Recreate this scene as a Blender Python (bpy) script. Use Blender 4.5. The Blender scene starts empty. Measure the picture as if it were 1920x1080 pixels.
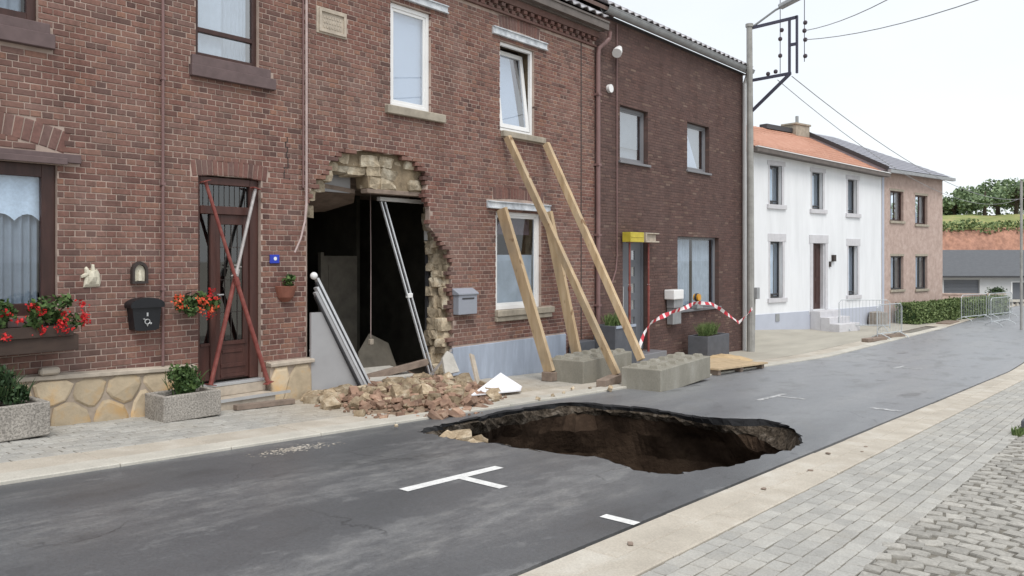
import bpy, bmesh, math, random
from mathutils import Vector, Matrix, noise as mnoise
R = math.radians
sc = bpy.context.scene
col = sc.collection

# ------------------------------------------------------------------ camera
CAMZ, CAMY, TH = 1.58, -8.9, math.atan(1240 / 1500)
cd = bpy.data.cameras.new("camera")
cam = bpy.data.objects.new("camera", cd)
col.objects.link(cam)
cam.location = (0, CAMY, CAMZ)
cam.rotation_euler = (R(90), 0, TH - R(90))
cd.sensor_width = 36.0
cd.lens = 36.0 * 1500 / 1920
cd.shift_y = -(540 - 482) / 1920
cd.clip_start, cd.clip_end = 0.05, 3000
sc.camera = cam

# ------------------------------------------------------------------ sky, sun, exposure (overcast day)
SUN_EL, SUN_AZ = R(56), R(215)
w = bpy.data.worlds.new("World")
sc.world = w
w.use_nodes = True
nt = w.node_tree
nt.nodes.clear()
sky = nt.nodes.new("ShaderNodeTexSky")
sky.sky_type = 'NISHITA'
sky.sun_disc = False
sky.sun_elevation, sky.sun_rotation = SUN_EL, SUN_AZ
tc = nt.nodes.new("ShaderNodeTexCoord")
mp = nt.nodes.new("ShaderNodeMapping")
mp.inputs['Scale'].default_value = (1.2, 1.2, 3.0)
nz = nt.nodes.new("ShaderNodeTexNoise")
nz.inputs['Scale'].default_value = 1.6
nz.inputs['Detail'].default_value = 5
nt.links.new(tc.outputs['Generated'], mp.inputs['Vector'])
nt.links.new(mp.outputs[0], nz.inputs['Vector'])
cr = nt.nodes.new("ShaderNodeValToRGB")
cr.color_ramp.elements[0].position, cr.color_ramp.elements[0].color = 0.3, (0.80, 0.80, 0.80, 1)
cr.color_ramp.elements[1].position, cr.color_ramp.elements[1].color = 0.72, (0.97, 0.97, 0.97, 1)
nt.links.new(nz.outputs['Fac'], cr.inputs[0])
mx = nt.nodes.new("ShaderNodeMix")
mx.data_type = 'RGBA'
mx.inputs[7].default_value = (7.05, 7.35, 7.6, 1)      # the cloud layer
nt.links.new(cr.outputs[0], mx.inputs[0])
nt.links.new(sky.outputs[0], mx.inputs[6])
bg = nt.nodes.new("ShaderNodeBackground")
bg.inputs['Strength'].default_value = 0.1
nt.links.new(mx.outputs[2], bg.inputs['Color'])
ow = nt.nodes.new("ShaderNodeOutputWorld")
nt.links.new(bg.outputs[0], ow.inputs['Surface'])

sd = bpy.data.lights.new("sun", 'SUN')
sd.energy, sd.angle, sd.color = 1.5, R(30), (1.0, 0.96, 0.9)
sun = bpy.data.objects.new("sun", sd)
col.objects.link(sun)
sdir = Vector((-math.sin(R(35)) * math.cos(SUN_EL), -math.cos(R(35)) * math.cos(SUN_EL), math.sin(SUN_EL)))
sun.rotation_euler = sdir.to_track_quat('Z', 'Y').to_euler()
sun.location = (0, -20, 30)

sc.view_settings.view_transform = 'Standard'
sc.view_settings.look = 'None'
sc.view_settings.exposure = 0.56
sc.view_settings.gamma = 1
sc.view_settings.use_curve_mapping = False

# ------------------------------------------------------------------ helpers
def g(x):                                   # height of the street, falling away to the right
    if x < 20.5: return -0.045 * x
    if x < 34: return -0.9225 - (x - 20.5) * 0.0131
    return -1.0994
SLOPE = math.atan(0.045)

def project(x, y, z):                       # only used to rank pieces by how large they show
    s, c = math.sin(TH), math.cos(TH)
    dx, dy = x, y - CAMY
    d = dx * c + dy * s
    if d < 0.2: return None
    return (960 + 1500 * (dx * s - dy * c) / d, 482 - 1500 * (z - CAMZ) / d, d)

def in_frame(x, y, z, m=10):
    p = project(x, y, z)
    return p is not None and -m < p[0] < 1920 + m and -m < p[1] < 1080 + m

ORG = {}
def _org(parent): return ORG.get(parent.name, Vector((0, 0, 0))) if parent else Vector((0, 0, 0))

def tag(o, label=None, cat=None, group=None, kind=None):
    if label: o['label'] = label
    if cat: o['category'] = cat
    if group: o['group'] = group
    if kind: o['kind'] = kind
    return o

def thing(name, label, cat, loc=(0, 0, 0), group=None, rotz=None, local=False):
    o = bpy.data.objects.new(name, None)
    o.empty_display_size = 0.2
    col.objects.link(o)
    o.location = loc
    if rotz is not None: o.rotation_euler = (0, 0, rotz)
    ORG[o.name] = Vector((0, 0, 0)) if (local or rotz is not None) else Vector(loc)
    return tag(o, label, cat, group)

class MB:
    def __init__(s): s.v, s.f, s.m = [], [], []
    def add(s, vs, fs, mi=0):
        b = len(s.v)
        s.v += [tuple(v) for v in vs]
        s.f += [tuple(b + i for i in f) for f in fs]
        s.m += [mi] * len(fs)
        return s
    def box(s, x0, x1, y0, y1, z0, z1, mi=0):
        return s.add([(x0, y0, z0), (x1, y0, z0), (x1, y1, z0), (x0, y1, z0), (x0, y0, z1), (x1, y0, z1), (x1, y1, z1), (x0, y1, z1)],
                     [(0, 3, 2, 1), (4, 5, 6, 7), (0, 1, 5, 4), (1, 2, 6, 5), (2, 3, 7, 6), (3, 0, 4, 7)], mi)
    def obox(s, c, a, b, d, mi=0):          # oriented box: centre and three half-axes (right-handed)
        c, a, b, d = Vector(c), Vector(a), Vector(b), Vector(d)
        vs = [c - a - b - d, c + a - b - d, c + a + b - d, c - a + b - d, c - a - b + d, c + a - b + d, c + a + b + d, c - a + b + d]
        return s.add(vs, [(0, 3, 2, 1), (4, 5, 6, 7), (0, 1, 5, 4), (1, 2, 6, 5), (2, 3, 7, 6), (3, 0, 4, 7)], mi)
    def beam(s, p, q, wd, ht, up=(0, 0, 1), mi=0):
        p, q = Vector(p), Vector(q)
        a = (q - p)
        d = a.normalized()
        b = Vector(up).cross(d)
        b = b.normalized() if b.length > 1e-5 else Vector((0, 1, 0))
        e = d.cross(b)
        return s.obox((p + q) / 2, a / 2, b * wd / 2, e * ht / 2, mi)
    def tube(s, pts, r, n=8, mi=0, cap=True):
        pts = [Vector(p) for p in pts]
        rs = r if isinstance(r, (list, tuple)) else [r] * len(pts)
        base = len(s.v)
        u = None
        for i, p in enumerate(pts):
            t = (pts[min(i + 1, len(pts) - 1)] - pts[max(i - 1, 0)])
            t = t.normalized() if t.length > 1e-9 else Vector((0, 0, 1))
            if u is None:
                u = t.orthogonal().normalized()
            else:
                u = (u - t * u.dot(t))
                u = u.normalized() if u.length > 1e-6 else t.orthogonal().normalized()
            v = t.cross(u)
            for k in range(n):
                a = 2 * math.pi * k / n
                s.v.append(tuple(p + (u * math.cos(a) + v * math.sin(a)) * rs[i]))
        for i in range(len(pts) - 1):
            for k in range(n):
                k2 = (k + 1) % n
                s.f.append((base + i * n + k, base + i * n + k2, base + (i + 1) * n + k2, base + (i + 1) * n + k))
                s.m.append(mi)
        if cap:
            s.f.append(tuple(base + k for k in range(n))[::-1]); s.m.append(mi)
            e = base + (len(pts) - 1) * n
            s.f.append(tuple(e + k for k in range(n))); s.m.append(mi)
        return s
    def stone(s, poly, y_back, y_front, ch=0.02, inset=0.88, rng=None, bulge=0.0, mi=0):   # XZ polygon with rounded front towards -Y
        n = len(poly)
        cx = sum(p[0] for p in poly) / n; cz = sum(p[1] for p in poly) / n
        ar = 0.5 * sum(poly[i][0] * poly[(i + 1) % n][1] - poly[(i + 1) % n][0] * poly[i][1] for i in range(n))
        if ar < 0: poly = poly[::-1]
        j = (lambda a: rng.uniform(-a, a)) if rng else (lambda a: 0.0)
        vs = [(p[0], y_back, p[1]) for p in poly]
        vs += [(p[0], y_front + ch, p[1]) for p in poly]
        vs += [(cx + (p[0] - cx) * inset, y_front + j(ch * .4), cz + (p[1] - cz) * inset) for p in poly]
        vs += [(cx, y_front - bulge + j(ch * .3), cz)]
        fs = []
        for i in range(n):
            k = (i + 1) % n
            fs += [(i, k, n + k, n + i), (n + i, n + k, 2 * n + k, 2 * n + i), (2 * n + i, 2 * n + k, 3 * n)]
        return s.add(vs, fs, mi)
    def wall(s, outer, holes, y0, y1, mi=0):        # XZ polygon with holes, front at y0, back at y1
        bm = bmesh.new()
        for lp in [outer] + holes:
            vs = [bm.verts.new((p[0], 0, p[1])) for p in lp]
            for i in range(len(vs)): bm.edges.new((vs[i], vs[(i + 1) % len(vs)]))
        bmesh.ops.triangle_fill(bm, use_beauty=True, use_dissolve=False, edges=bm.edges[:], normal=(0, -1, 0))
        bm.verts.index_update()
        base = [v.co.copy() for v in bm.verts]
        fs = []
        for f in bm.faces:
            ids = [v.index for v in f.verts]
            a, b, c = base[ids[0]], base[ids[1]], base[ids[2]]
            if (b - a).cross(c - a).y > 0: ids = ids[::-1]
            fs.append(tuple(ids))
        bm.free()
        s.add([(v.x, y0, v.z) for v in base], fs, mi)
        s.add([(v.x, y1, v.z) for v in base], [f[::-1] for f in fs], mi)
        for k, lp in enumerate([outer] + holes):
            n = len(lp)
            ar = sum(lp[i][0] * lp[(i + 1) % n][1] - lp[(i + 1) % n][0] * lp[i][1] for i in range(n))
            if (ar < 0) == (k == 0): lp = lp[::-1]
            vs = [(p[0], y0, p[1]) for p in lp] + [(p[0], y1, p[1]) for p in lp]
            s.add(vs, [(i, i + n, (i + 1) % n + n, (i + 1) % n) for i in range(n)], mi)
        return s
    def build(s, name, mat, parent=None, smooth=False, bevel=0.0, loc=None, seg=1):
        me = bpy.data.meshes.new(name)
        o0 = _org(parent) if parent else Vector(loc or (0, 0, 0))
        me.from_pydata([(v[0] - o0.x, v[1] - o0.y, v[2] - o0.z) for v in s.v], [], s.f)
        for mm in (mat if isinstance(mat, (list, tuple)) else [mat]): me.materials.append(mm)
        if any(s.m): me.polygons.foreach_set('material_index', s.m)
        if smooth: me.polygons.foreach_set('use_smooth', [True] * len(s.f))
        me.update()
        o = bpy.data.objects.new(name, me)
        col.objects.link(o)
        if parent:
            o.parent = parent
            ORG[o.name] = o0
        else:
            o.location = o0
            ORG[o.name] = o0
        if bevel:
            b = o.modifiers.new("bevel", 'BEVEL')
            b.width, b.segments, b.limit_method = bevel, seg, 'ANGLE'
        return o

def inst(me, name, parent, loc, rot=(0, 0, 0), scale=(1, 1, 1)):
    o = bpy.data.objects.new(name, me)
    col.objects.link(o)
    if parent:
        o.parent = parent
        o.location = Vector(loc) - _org(parent)
    else:
        o.location = loc
    o.rotation_euler, o.scale = rot, scale
    return o

def mesh_of(mb, name, mat, smooth=False):
    me = bpy.data.meshes.new(name)
    me.from_pydata(mb.v, [], mb.f)
    for mm in (mat if isinstance(mat, (list, tuple)) else [mat]): me.materials.append(mm)
    if any(mb.m): me.polygons.foreach_set('material_index', mb.m)
    if smooth: me.polygons.foreach_set('use_smooth', [True] * len(mb.f))
    me.update()
    return me

# ------------------------------------------------------------------ materials
def nodes(name):
    m = bpy.data.materials.new(name)
    m.use_nodes = True
    t = m.node_tree
    return m, t, t.nodes["Principled BSDF"]

def noise_node(t, vec, scale, detail=4, rough=0.55, stretch=None):
    if stretch:
        mp = t.nodes.new("ShaderNodeMapping")
        mp.inputs['Scale'].default_value = stretch
        t.links.new(vec, mp.inputs['Vector'])
        vec = mp.outputs[0]
    n = t.nodes.new("ShaderNodeTexNoise")
    n.inputs['Scale'].default_value = scale
    n.inputs['Detail'].default_value = detail
    n.inputs['Roughness'].default_value = rough
    t.links.new(vec, n.inputs['Vector'])
    return n.outputs['Fac']

def ramp(t, fac, stops):
    r = t.nodes.new("ShaderNodeValToRGB")
    e = r.color_ramp.elements
    e[0].position, e[0].color = stops[0][0], (*stops[0][1], 1)
    e[1].position, e[1].color = stops[-1][0], (*stops[-1][1], 1)
    for p, c in stops[1:-1]:
        n = e.new(p)
        n.color = (*c, 1)
    t.links.new(fac, r.inputs[0])
    return r.outputs[0]

def mixc(t, fac, a, b, mode='MIX'):
    n = t.nodes.new("ShaderNodeMix")
    n.data_type = 'RGBA'
    n.blend_type = mode
    for sock, val in ((n.inputs[0], fac), (n.inputs[6], a), (n.inputs[7], b)):
        if hasattr(val, 'is_output') or isinstance(val, bpy.types.NodeSocket): t.links.new(val, sock)
        elif isinstance(val, (tuple, list)): sock.default_value = (*val, 1) if len(val) == 3 else val
        else: sock.default_value = val
    return n.outputs[2]

def bump(t, p, h, dist=0.004, strength=0.6):
    b = t.nodes.new("ShaderNodeBump")
    b.inputs['Strength'].default_value = strength
    b.inputs['Distance'].default_value = dist
    t.links.new(h, b.inputs['Height'])
    t.links.new(b.outputs[0], p.inputs['Normal'])

def position(t): return t.nodes.new("ShaderNodeNewGeometry").outputs['Position']

def rand(t):                                # a random number per object and per loose piece
    gi = t.nodes.new("ShaderNodeNewGeometry").outputs['Random Per Island']
    oi = t.nodes.new("ShaderNodeObjectInfo").outputs['Random']
    a = t.nodes.new("ShaderNodeMath"); a.operation = 'ADD'
    t.links.new(gi, a.inputs[0]); t.links.new(oi, a.inputs[1])
    f = t.nodes.new("ShaderNodeMath"); f.operation = 'FRACT'
    t.links.new(a.outputs[0], f.inputs[0])
    return f.outputs[0]

def simple(name, c, rough=0.7, var=0.25, scale=6, bmp=0.0, bscale=80, metal=0.0, spec=0.4, stretch=None, c2=None, pr=0.0, speck=0.0):
    """colour with uneven tone (c to c2), optional grain relief, optional tint per piece, optional specks"""
    m, t, p = nodes(name)
    pos = position(t)
    c2 = c2 or tuple(min(1, x * (1 + var)) for x in c)
    c1 = tuple(x * (1 - var) for x in c)
    f = noise_node(t, pos, scale, 6, 0.6, stretch)
    out = ramp(t, f, [(0.3, c1), (0.5, c), (0.7, c2)])
    if pr:
        out = mixc(t, 1.0, out, ramp(t, rand(t), [(0.0, (1 - pr,) * 3), (1.0, (1 + pr,) * 3)]), 'MULTIPLY')
    if speck:
        sp = noise_node(t, pos, bscale, 2, 0.7)
        out = mixc(t, 1.0, out, ramp(t, sp, [(0.35, (1 - speck,) * 3), (0.65, (1 + speck,) * 3)]), 'MULTIPLY')
    t.links.new(out, p.inputs['Base Color'])
    p.inputs['Roughness'].default_value = rough
    p.inputs['Metallic'].default_value = metal
    p.inputs['Specular IOR Level'].default_value = spec
    if bmp: bump(t, p, noise_node(t, pos, bscale, 5, 0.65), bmp)
    return m

def brick_material(name, stops, weather, rough=0.85):
    m, t, p = nodes(name)
    pos = position(t)
    c = ramp(t, rand(t), stops)
    c = mixc(t, 0.85, c, ramp(t, noise_node(t, pos, 26, 4), [(0.3, (0.75, 0.75, 0.75)), (0.7, (1.22, 1.2, 1.2))]), 'MULTIPLY')
    big = ramp(t, noise_node(t, pos, 0.9, 5, 0.6), [(0.38, (0, 0, 0)), (0.68, (1, 1, 1))])
    c = mixc(t, big, c, mixc(t, 0.42, c, weather))
    c = mixc(t, 1.0, c, ramp(t, noise_node(t, pos, 1.7, 6, .65, (1.6, 1, .22)), [(0.34, (0.80, 0.79, 0.78)), (0.52, (1.0, 1.0, 1.0)), (0.72, (1.10, 1.09, 1.08))]), 'MULTIPLY')   # rain streaks and soot
    t.links.new(c, p.inputs['Base Color'])
    p.inputs['Roughness'].default_value = rough
    p.inputs['Specular IOR Level'].default_value = 0.25
    bump(t, p, noise_node(t, pos, 90, 4, 0.7), 0.004)
    return m

def glass_material(name, tint=(0.9, 0.95, 1.0), ior=1.5, boost=0.0):
    m = bpy.data.materials.new(name)
    m.use_nodes = True
    t = m.node_tree
    t.nodes.clear()
    tr = t.nodes.new("ShaderNodeBsdfTransparent"); tr.inputs[0].default_value = (*tint, 1)
    gl = t.nodes.new("ShaderNodeBsdfGlossy"); gl.inputs['Roughness'].default_value = 0.02
    fr = t.nodes.new("ShaderNodeFresnel"); fr.inputs[0].default_value = ior
    ad = t.nodes.new("ShaderNodeMath"); ad.operation = 'ADD'; ad.use_clamp = True
    ad.inputs[1].default_value = boost
    t.links.new(fr.outputs[0], ad.inputs[0])
    bf = t.nodes.new("ShaderNodeNewGeometry")
    iv = t.nodes.new("ShaderNodeMath"); iv.operation = 'SUBTRACT'; iv.inputs[0].default_value = 1.0
    t.links.new(bf.outputs['Backfacing'], iv.inputs[1])
    mu = t.nodes.new("ShaderNodeMath"); mu.operation = 'MULTIPLY'
    t.links.new(ad.outputs[0], mu.inputs[0]); t.links.new(iv.outputs[0], mu.inputs[1])
    ad = mu
    mx = t.nodes.new("ShaderNodeMixShader")
    t.links.new(ad.outputs[0], mx.inputs[0]); t.links.new(tr.outputs[0], mx.inputs[1]); t.links.new(gl.outputs[0], mx.inputs[2])
    o = t.nodes.new("ShaderNodeOutputMaterial")
    t.links.new(mx.outputs[0], o.inputs[0])
    return m

M = {}
M['brick'] = brick_material("red_brick", [(0.0, (0.108, 0.063, 0.056)), (0.14, (0.155, 0.080, 0.068)), (0.32, (0.215, 0.107, 0.086)), (0.5, (0.185, 0.093, 0.077)),
                                          (0.66, (0.235, 0.12, 0.092)), (0.8, (0.20, 0.118, 0.102)), (0.92, (0.265, 0.138, 0.098)), (1.0, (0.135, 0.082, 0.076))], (0.245, 0.17, 0.145))
M['arch_brick'] = brick_material("arch_brick", [(0.0, (0.13, 0.078, 0.07)), (0.35, (0.18, 0.09, 0.078)), (0.7, (0.215, 0.105, 0.086)), (1.0, (0.16, 0.10, 0.092))], (0.22, 0.155, 0.135))
M['dark_brick'] = brick_material("dark_brick", [(0.0, (0.090, 0.056, 0.051)), (0.3, (0.113, 0.067, 0.060)), (0.6, (0.123, 0.073, 0.065)), (0.9, (0.135, 0.080, 0.069)), (0.97, (0.165, 0.11, 0.09)), (1.0, (0.20, 0.14, 0.115))], (0.14, 0.098, 0.089))
M['pale_brick'] = simple("pale_brick", (0.47, 0.355, 0.31), 0.9, 0.16, 5, 0.004, 60, c2=(0.54, 0.43, 0.385), speck=0.10)
M['mortar'] = simple("mortar", (0.42, 0.33, 0.285), 0.95, 0.25, 3, 0.004, 120, spec=0.2)
M['dark_mortar'] = simple("dark_mortar", (0.105, 0.072, 0.065), 0.95, 0.2, 3, spec=0.2)
M['stone_mortar'] = simple("stone_mortar", (0.40, 0.33, 0.265), 0.95, 0.25, 7, 0.006, 60, spec=0.2)
M['marl'] = simple("marl_stone", (0.44, 0.365, 0.265), 0.95, 0.42, 4.5, 0.025, 22, c2=(0.68, 0.62, 0.50), pr=0.30, spec=0.15, speck=0.15)
M['marl_wall'] = simple("marl_backing", (0.28, 0.22, 0.15), 0.95, 0.35, 6, 0.02, 25, spec=0.15)
M['base_stone'] = simple("base_stone", (0.55, 0.45, 0.32), 0.9, 0.22, 4, 0.010, 30, c2=(0.60, 0.40, 0.20), pr=0.20, spec=0.2)
M['cap_stone'] = simple("cap_stone", (0.46, 0.40, 0.33), 0.9, 0.2, 8, 0.004, 60)
M['sill_stone'] = simple("sill_stone", (0.36, 0.32, 0.26), 0.85, 0.22, 6, 0.004, 60)
M['brown_sill'] = simple("brown_sill", (0.135, 0.095, 0.095), 0.7, 0.15, 10)
M['brown_wood'] = simple("brown_window_wood", (0.055, 0.026, 0.022), 0.45, 0.3, 14, stretch=(1, 1, 0.2))
M['door_wood'] = simple("door_wood", (0.075, 0.032, 0.026), 0.4, 0.3, 12, stretch=(1, 1, 0.15))
M['white_pvc'] = simple("white_pvc", (0.80, 0.80, 0.80), 0.35, 0.04, 3)
M['grey_pvc'] = simple("grey_frame", (0.20, 0.20, 0.215), 0.45, 0.06, 3)
M['dark_frame'] = simple("dark_frame", (0.05, 0.05, 0.055), 0.45, 0.1, 3)
M['glass'] = glass_material("window_glass", boost=0.06)
M['glass_reflect'] = glass_material("bright_window_glass", boost=0.34)
M['dark_glass'] = glass_material("leaded_glass", (0.42, 0.47, 0.5), boost=0.10)
M['curtain'] = simple("curtain_cloth", (0.72, 0.73, 0.74), 0.9, 0.08, 5, spec=0.1)
M['lace'] = simple("lace_cloth", (0.80, 0.82, 0.84), 0.9, 0.10, 30, spec=0.1)
M['blind'] = simple("roller_blind", (0.78, 0.80, 0.86), 0.85, 0.03, 2, spec=0.2)
M['night_curtain'] = simple("brown_curtain", (0.12, 0.075, 0.085), 0.9, 0.25, 8, spec=0.1)
M['steel_white'] = simple("old_painted_steel", (0.55, 0.58, 0.62), 0.55, 0.35, 9, 0.003, 50, c2=(0.74, 0.76, 0.78), stretch=(1, 1, 1))
M['zinc'] = simple("zinc", (0.34, 0.35, 0.36), 0.5, 0.15, 5, metal=0.4)
M['dark_gutter'] = simple("brown_gutter", (0.135, 0.115, 0.105), 0.6, 0.2, 5)
M['pipe_brown'] = simple("brown_pipe", (0.21, 0.125, 0.12), 0.5, 0.12, 4)
M['cable_pale'] = simple("pale_cable", (0.46, 0.36, 0.345), 0.6, 0.15, 6)
M['pipe_white'] = simple("white_pipe", (0.75, 0.75, 0.75), 0.45, 0.06, 4)
M['plinth'] = simple("plinth_paint", (0.36, 0.41, 0.50), 0.75, 0.12, 4, 0.003, 40, c2=(0.44, 0.50, 0.60), stretch=(1.6, 1, 0.35))
M['room'] = simple("shade_dark_wall", (0.062, 0.058, 0.047), 0.95, 0.35, 2.5, spec=0.1)  # the gloom of the room is put into this dark wall colour
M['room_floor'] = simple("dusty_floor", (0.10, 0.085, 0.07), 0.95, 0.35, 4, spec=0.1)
M['shell'] = simple("plain_back_wall", (0.16, 0.11, 0.095), 0.9, 0.15, 2)
M['roof_tile'] = simple("grey_roof_tile", (0.40, 0.39, 0.41), 0.35, 0.15, 8, 0.003, 50, pr=0.2, spec=0.6)
M['orange_tile'] = simple("orange_tile", (0.46, 0.225, 0.15), 0.75, 0.12, 4, c2=(0.52, 0.29, 0.21))
M['slate'] = simple("slate_roof", (0.27, 0.27, 0.31), 0.5, 0.10, 3)
M['dark_slate'] = simple("dark_slate_roof", (0.10, 0.105, 0.115), 0.7, 0.12, 5)
M['white_wall'] = simple("white_render", (0.78, 0.795, 0.82), 0.85, 0.07, 1.6, 0.002, 60, stretch=(1.5, 1.5, .25))
M['grey_plinth'] = simple("pale_grey_plinth", (0.47, 0.50, 0.58), 0.85, 0.05, 2)
M['blue_stone'] = simple("pale_blue_stone", (0.58, 0.575, 0.60), 0.8, 0.08, 6)
M['concrete'] = simple("raw_concrete", (0.265, 0.25, 0.21), 0.9, 0.16, 2.5, 0.004, 40, c2=(0.34, 0.325, 0.285), speck=0.07, stretch=(1, 1, .5))
M['exposed'] = simple("exposed_aggregate", (0.32, 0.295, 0.265), 0.9, 0.14, 4, 0.012, 55, speck=0.38)
M['kerb'] = simple("kerb_concrete", (0.50, 0.475, 0.42), 0.9, 0.12, 3, 0.003, 60, pr=0.07, speck=0.08)
M['sandy'] = simple("sandy_gutter_slab", (0.47, 0.425, 0.36), 0.92, 0.13, 2.6, 0.003, 70, c2=(0.55, 0.515, 0.455), pr=0.05, speck=0.09)
M['paver'] = simple("grey_paver", (0.34, 0.335, 0.32), 0.85, 0.10, 5, 0.003, 70, pr=0.11, speck=0.10)
M['cobble'] = simple("cobble", (0.345, 0.33, 0.30), 0.85, 0.16, 6, 0.006, 45, pr=0.20, speck=0.12)
M['joint'] = simple("joint_sand", (0.19, 0.175, 0.15), 0.95, 0.25, 6)
M['paving_far'] = simple("far_paving", (0.40, 0.375, 0.32), 0.9, 0.12, 1.2, 0.002, 40, stretch=(0.5, 1.6, 1))
M['field'] = simple("rough_ground", (0.14, 0.15, 0.075), 0.95, 0.3, 0.4)
M['paint'] = simple("road_paint", (0.72, 0.72, 0.71), 0.7, 0.14, 9, speck=0.10, bscale=50)
M['timber'] = simple("new_timber", (0.50, 0.375, 0.235), 0.75, 0.16, 5, 0.002, 60, c2=(0.60, 0.475, 0.32), stretch=(1, 1, 0.12), pr=0.08)
def timber_material():
    m, t, p = nodes("new_timber")
    pos = position(t)
    c = ramp(t, noise_node(t, pos, 9, 5, 0.6, (1, 1, .09)), [(0.3, (0.40, 0.285, 0.17)), (0.5, (0.51, 0.385, 0.245)), (0.72, (0.60, 0.48, 0.33))])
    c = mixc(t, ramp(t, noise_node(t, pos, 2.2, 4), [(0.5, (0, 0, 0)), (0.68, (.55, .55, .55))]), c, (0.33, 0.27, 0.20))
    c = mixc(t, ramp(t, noise_node(t, pos, 7.5, 1, .3, (1, 1, .6)), [(0.70, (0, 0, 0)), (0.76, (.8, .8, .8))]), c, (0.16, 0.085, 0.04))
    c = mixc(t, 1.0, c, ramp(t, rand(t), [(0, (.9, .9, .9)), (1, (1.08, 1.06, 1.04))]), 'MULTIPLY')
    t.links.new(c, p.inputs['Base Color'])
    p.inputs['Roughness'].default_value = .8
    p.inputs['Specular IOR Level'].default_value = .25
    bump(t, p, noise_node(t, pos, 40, 4, .6, (1, 1, .1)), .003)
    return m
M['timber'] = timber_material()
def paver_material():                       # grey pavers, sandy dust from the collapse lying on those near it
    m, t, p = nodes("grey_paver")
    pos = position(t)
    c = ramp(t, noise_node(t, pos, 5, 6, .6), [(0.3, (0.35, 0.342, 0.322)), (0.7, (0.425, 0.415, 0.39))])
    c = mixc(t, 1.0, c, ramp(t, rand(t), [(0, (.88, .88, .88)), (1, (1.11, 1.11, 1.10))]), 'MULTIPLY')
    c = mixc(t, ramp(t, noise_node(t, pos, 1.3, 6, .65), [(0.48, (0, 0, 0)), (0.7, (.5, .5, .5))]), c, (0.40, 0.37, 0.32))
    d = t.nodes.new("ShaderNodeVectorMath"); d.operation = 'DISTANCE'
    d.inputs[1].default_value = (7.9, -1.1, -.35)
    t.links.new(pos, d.inputs[0])
    a = t.nodes.new("ShaderNodeMath"); a.operation = 'MULTIPLY_ADD'; a.inputs[1].default_value = 1.2
    t.links.new(noise_node(t, pos, 2.5, 5), a.inputs[0]); t.links.new(d.outputs['Value'], a.inputs[2])
    n = t.nodes.new("ShaderNodeMath"); n.operation = 'DIVIDE'; n.inputs[1].default_value = 5.0
    t.links.new(a.outputs[0], n.inputs[0])
    c = mixc(t, ramp(t, n.outputs[0], [(0.35, (.85, .85, .85)), (0.72, (0, 0, 0))]), c, (0.43, 0.36, 0.27))
    c = mixc(t, 1.0, c, ramp(t, noise_node(t, pos, 70, 2, .7), [(.35, (.9, .9, .9)), (.65, (1.1, 1.1, 1.1))]), 'MULTIPLY')
    t.links.new(c, p.inputs['Base Color'])
    p.inputs['Roughness'].default_value = .87
    p.inputs['Specular IOR Level'].default_value = .3
    bump(t, p, noise_node(t, pos, 70, 4, .65), .003)
    return m
M['paver'] = paver_material()
M['old_timber'] = simple("weathered_timber", (0.24, 0.185, 0.15), 0.85, 0.25, 8, 0.003, 50)
M['plywood'] = simple("plywood", (0.50, 0.38, 0.24), 0.8, 0.15, 6, 0.002, 50)
M['red_paint'] = simple("red_lead_paint", (0.23, 0.062, 0.052), 0.5, 0.25, 12, c2=(0.29, 0.105, 0.085))
M['galvanised'] = simple("galvanised_steel", (0.48, 0.45, 0.44), 0.45, 0.2, 12, metal=0.5)
M['barrier'] = simple("barrier_steel", (0.50, 0.53, 0.55), 0.5, 0.1, 8, metal=0.3)
M['aluminium'] = simple("aluminium", (0.62, 0.63, 0.65), 0.4, 0.1, 8, metal=0.4)
M['black_plastic'] = simple("black_paint", (0.012, 0.013, 0.016), 0.4, 0.15, 6)
M['silver'] = simple("silver_paint", (0.55, 0.56, 0.57), 0.4, 0.06, 8, metal=0.5)
M['grey_box'] = simple("grey_blue_box", (0.30, 0.32, 0.37), 0.5, 0.05, 4)
M['ornament'] = simple("cream_plaster", (0.62, 0.58, 0.47), 0.8, 0.12, 20, 0.006, 60)
M['dark_metal'] = simple("dark_metal", (0.045, 0.035, 0.032), 0.6, 0.2, 10)
M['blue_enamel'] = simple("blue_enamel", (0.02, 0.045, 0.42), 0.25, 0.1, 6)
M['white_enamel'] = simple("white_enamel", (0.75, 0.78, 0.82), 0.3, 0.05, 6)
M['terracotta'] = simple("terracotta", (0.24, 0.095, 0.065), 0.8, 0.15, 12)
M['brown_box'] = simple("flower_box_wood", (0.058, 0.038, 0.030), 0.7, 0.3, 9, stretch=(0.3, 1, 1))
M['soil'] = simple("potting_soil", (0.035, 0.026, 0.018), 0.95, 0.3, 20)
M['panel_grey'] = simple("grey_sheet", (0.36, 0.36, 0.37), 0.7, 0.06, 3)
M['panel_white'] = simple("white_board", (0.78, 0.78, 0.82), 0.7, 0.05, 5)
M['plaster'] = simple("broken_plaster", (0.50, 0.48, 0.44), 0.9, 0.15, 7, 0.004, 40)
M['rubble'] = simple("brick_dust", (0.28, 0.205, 0.145), 0.95, 0.3, 8, 0.02, 30, c2=(0.48, 0.38, 0.27), pr=0.2)
M['fallen_brick'] = simple("fallen_brick", (0.285, 0.18, 0.13), 0.92, 0.32, 9, 0.006, 50, c2=(0.42, 0.30, 0.22), pr=0.38)
M['sand'] = simple("sand", (0.52, 0.38, 0.22), 0.95, 0.12, 6, 0.006, 60)
M['yellow'] = simple("yellow_paint", (0.52, 0.42, 0.05), 0.55, 0.12, 8)
M['grey_door'] = simple("grey_door", (0.14, 0.15, 0.17), 0.5, 0.06, 3)
M['planter_grey'] = simple("slate_planter", (0.095, 0.10, 0.115), 0.8, 0.15, 6, 0.004, 50)
M['tape_red'] = simple("tape_red", (0.55, 0.03, 0.05), 0.5, 0.08, 6)
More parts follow.
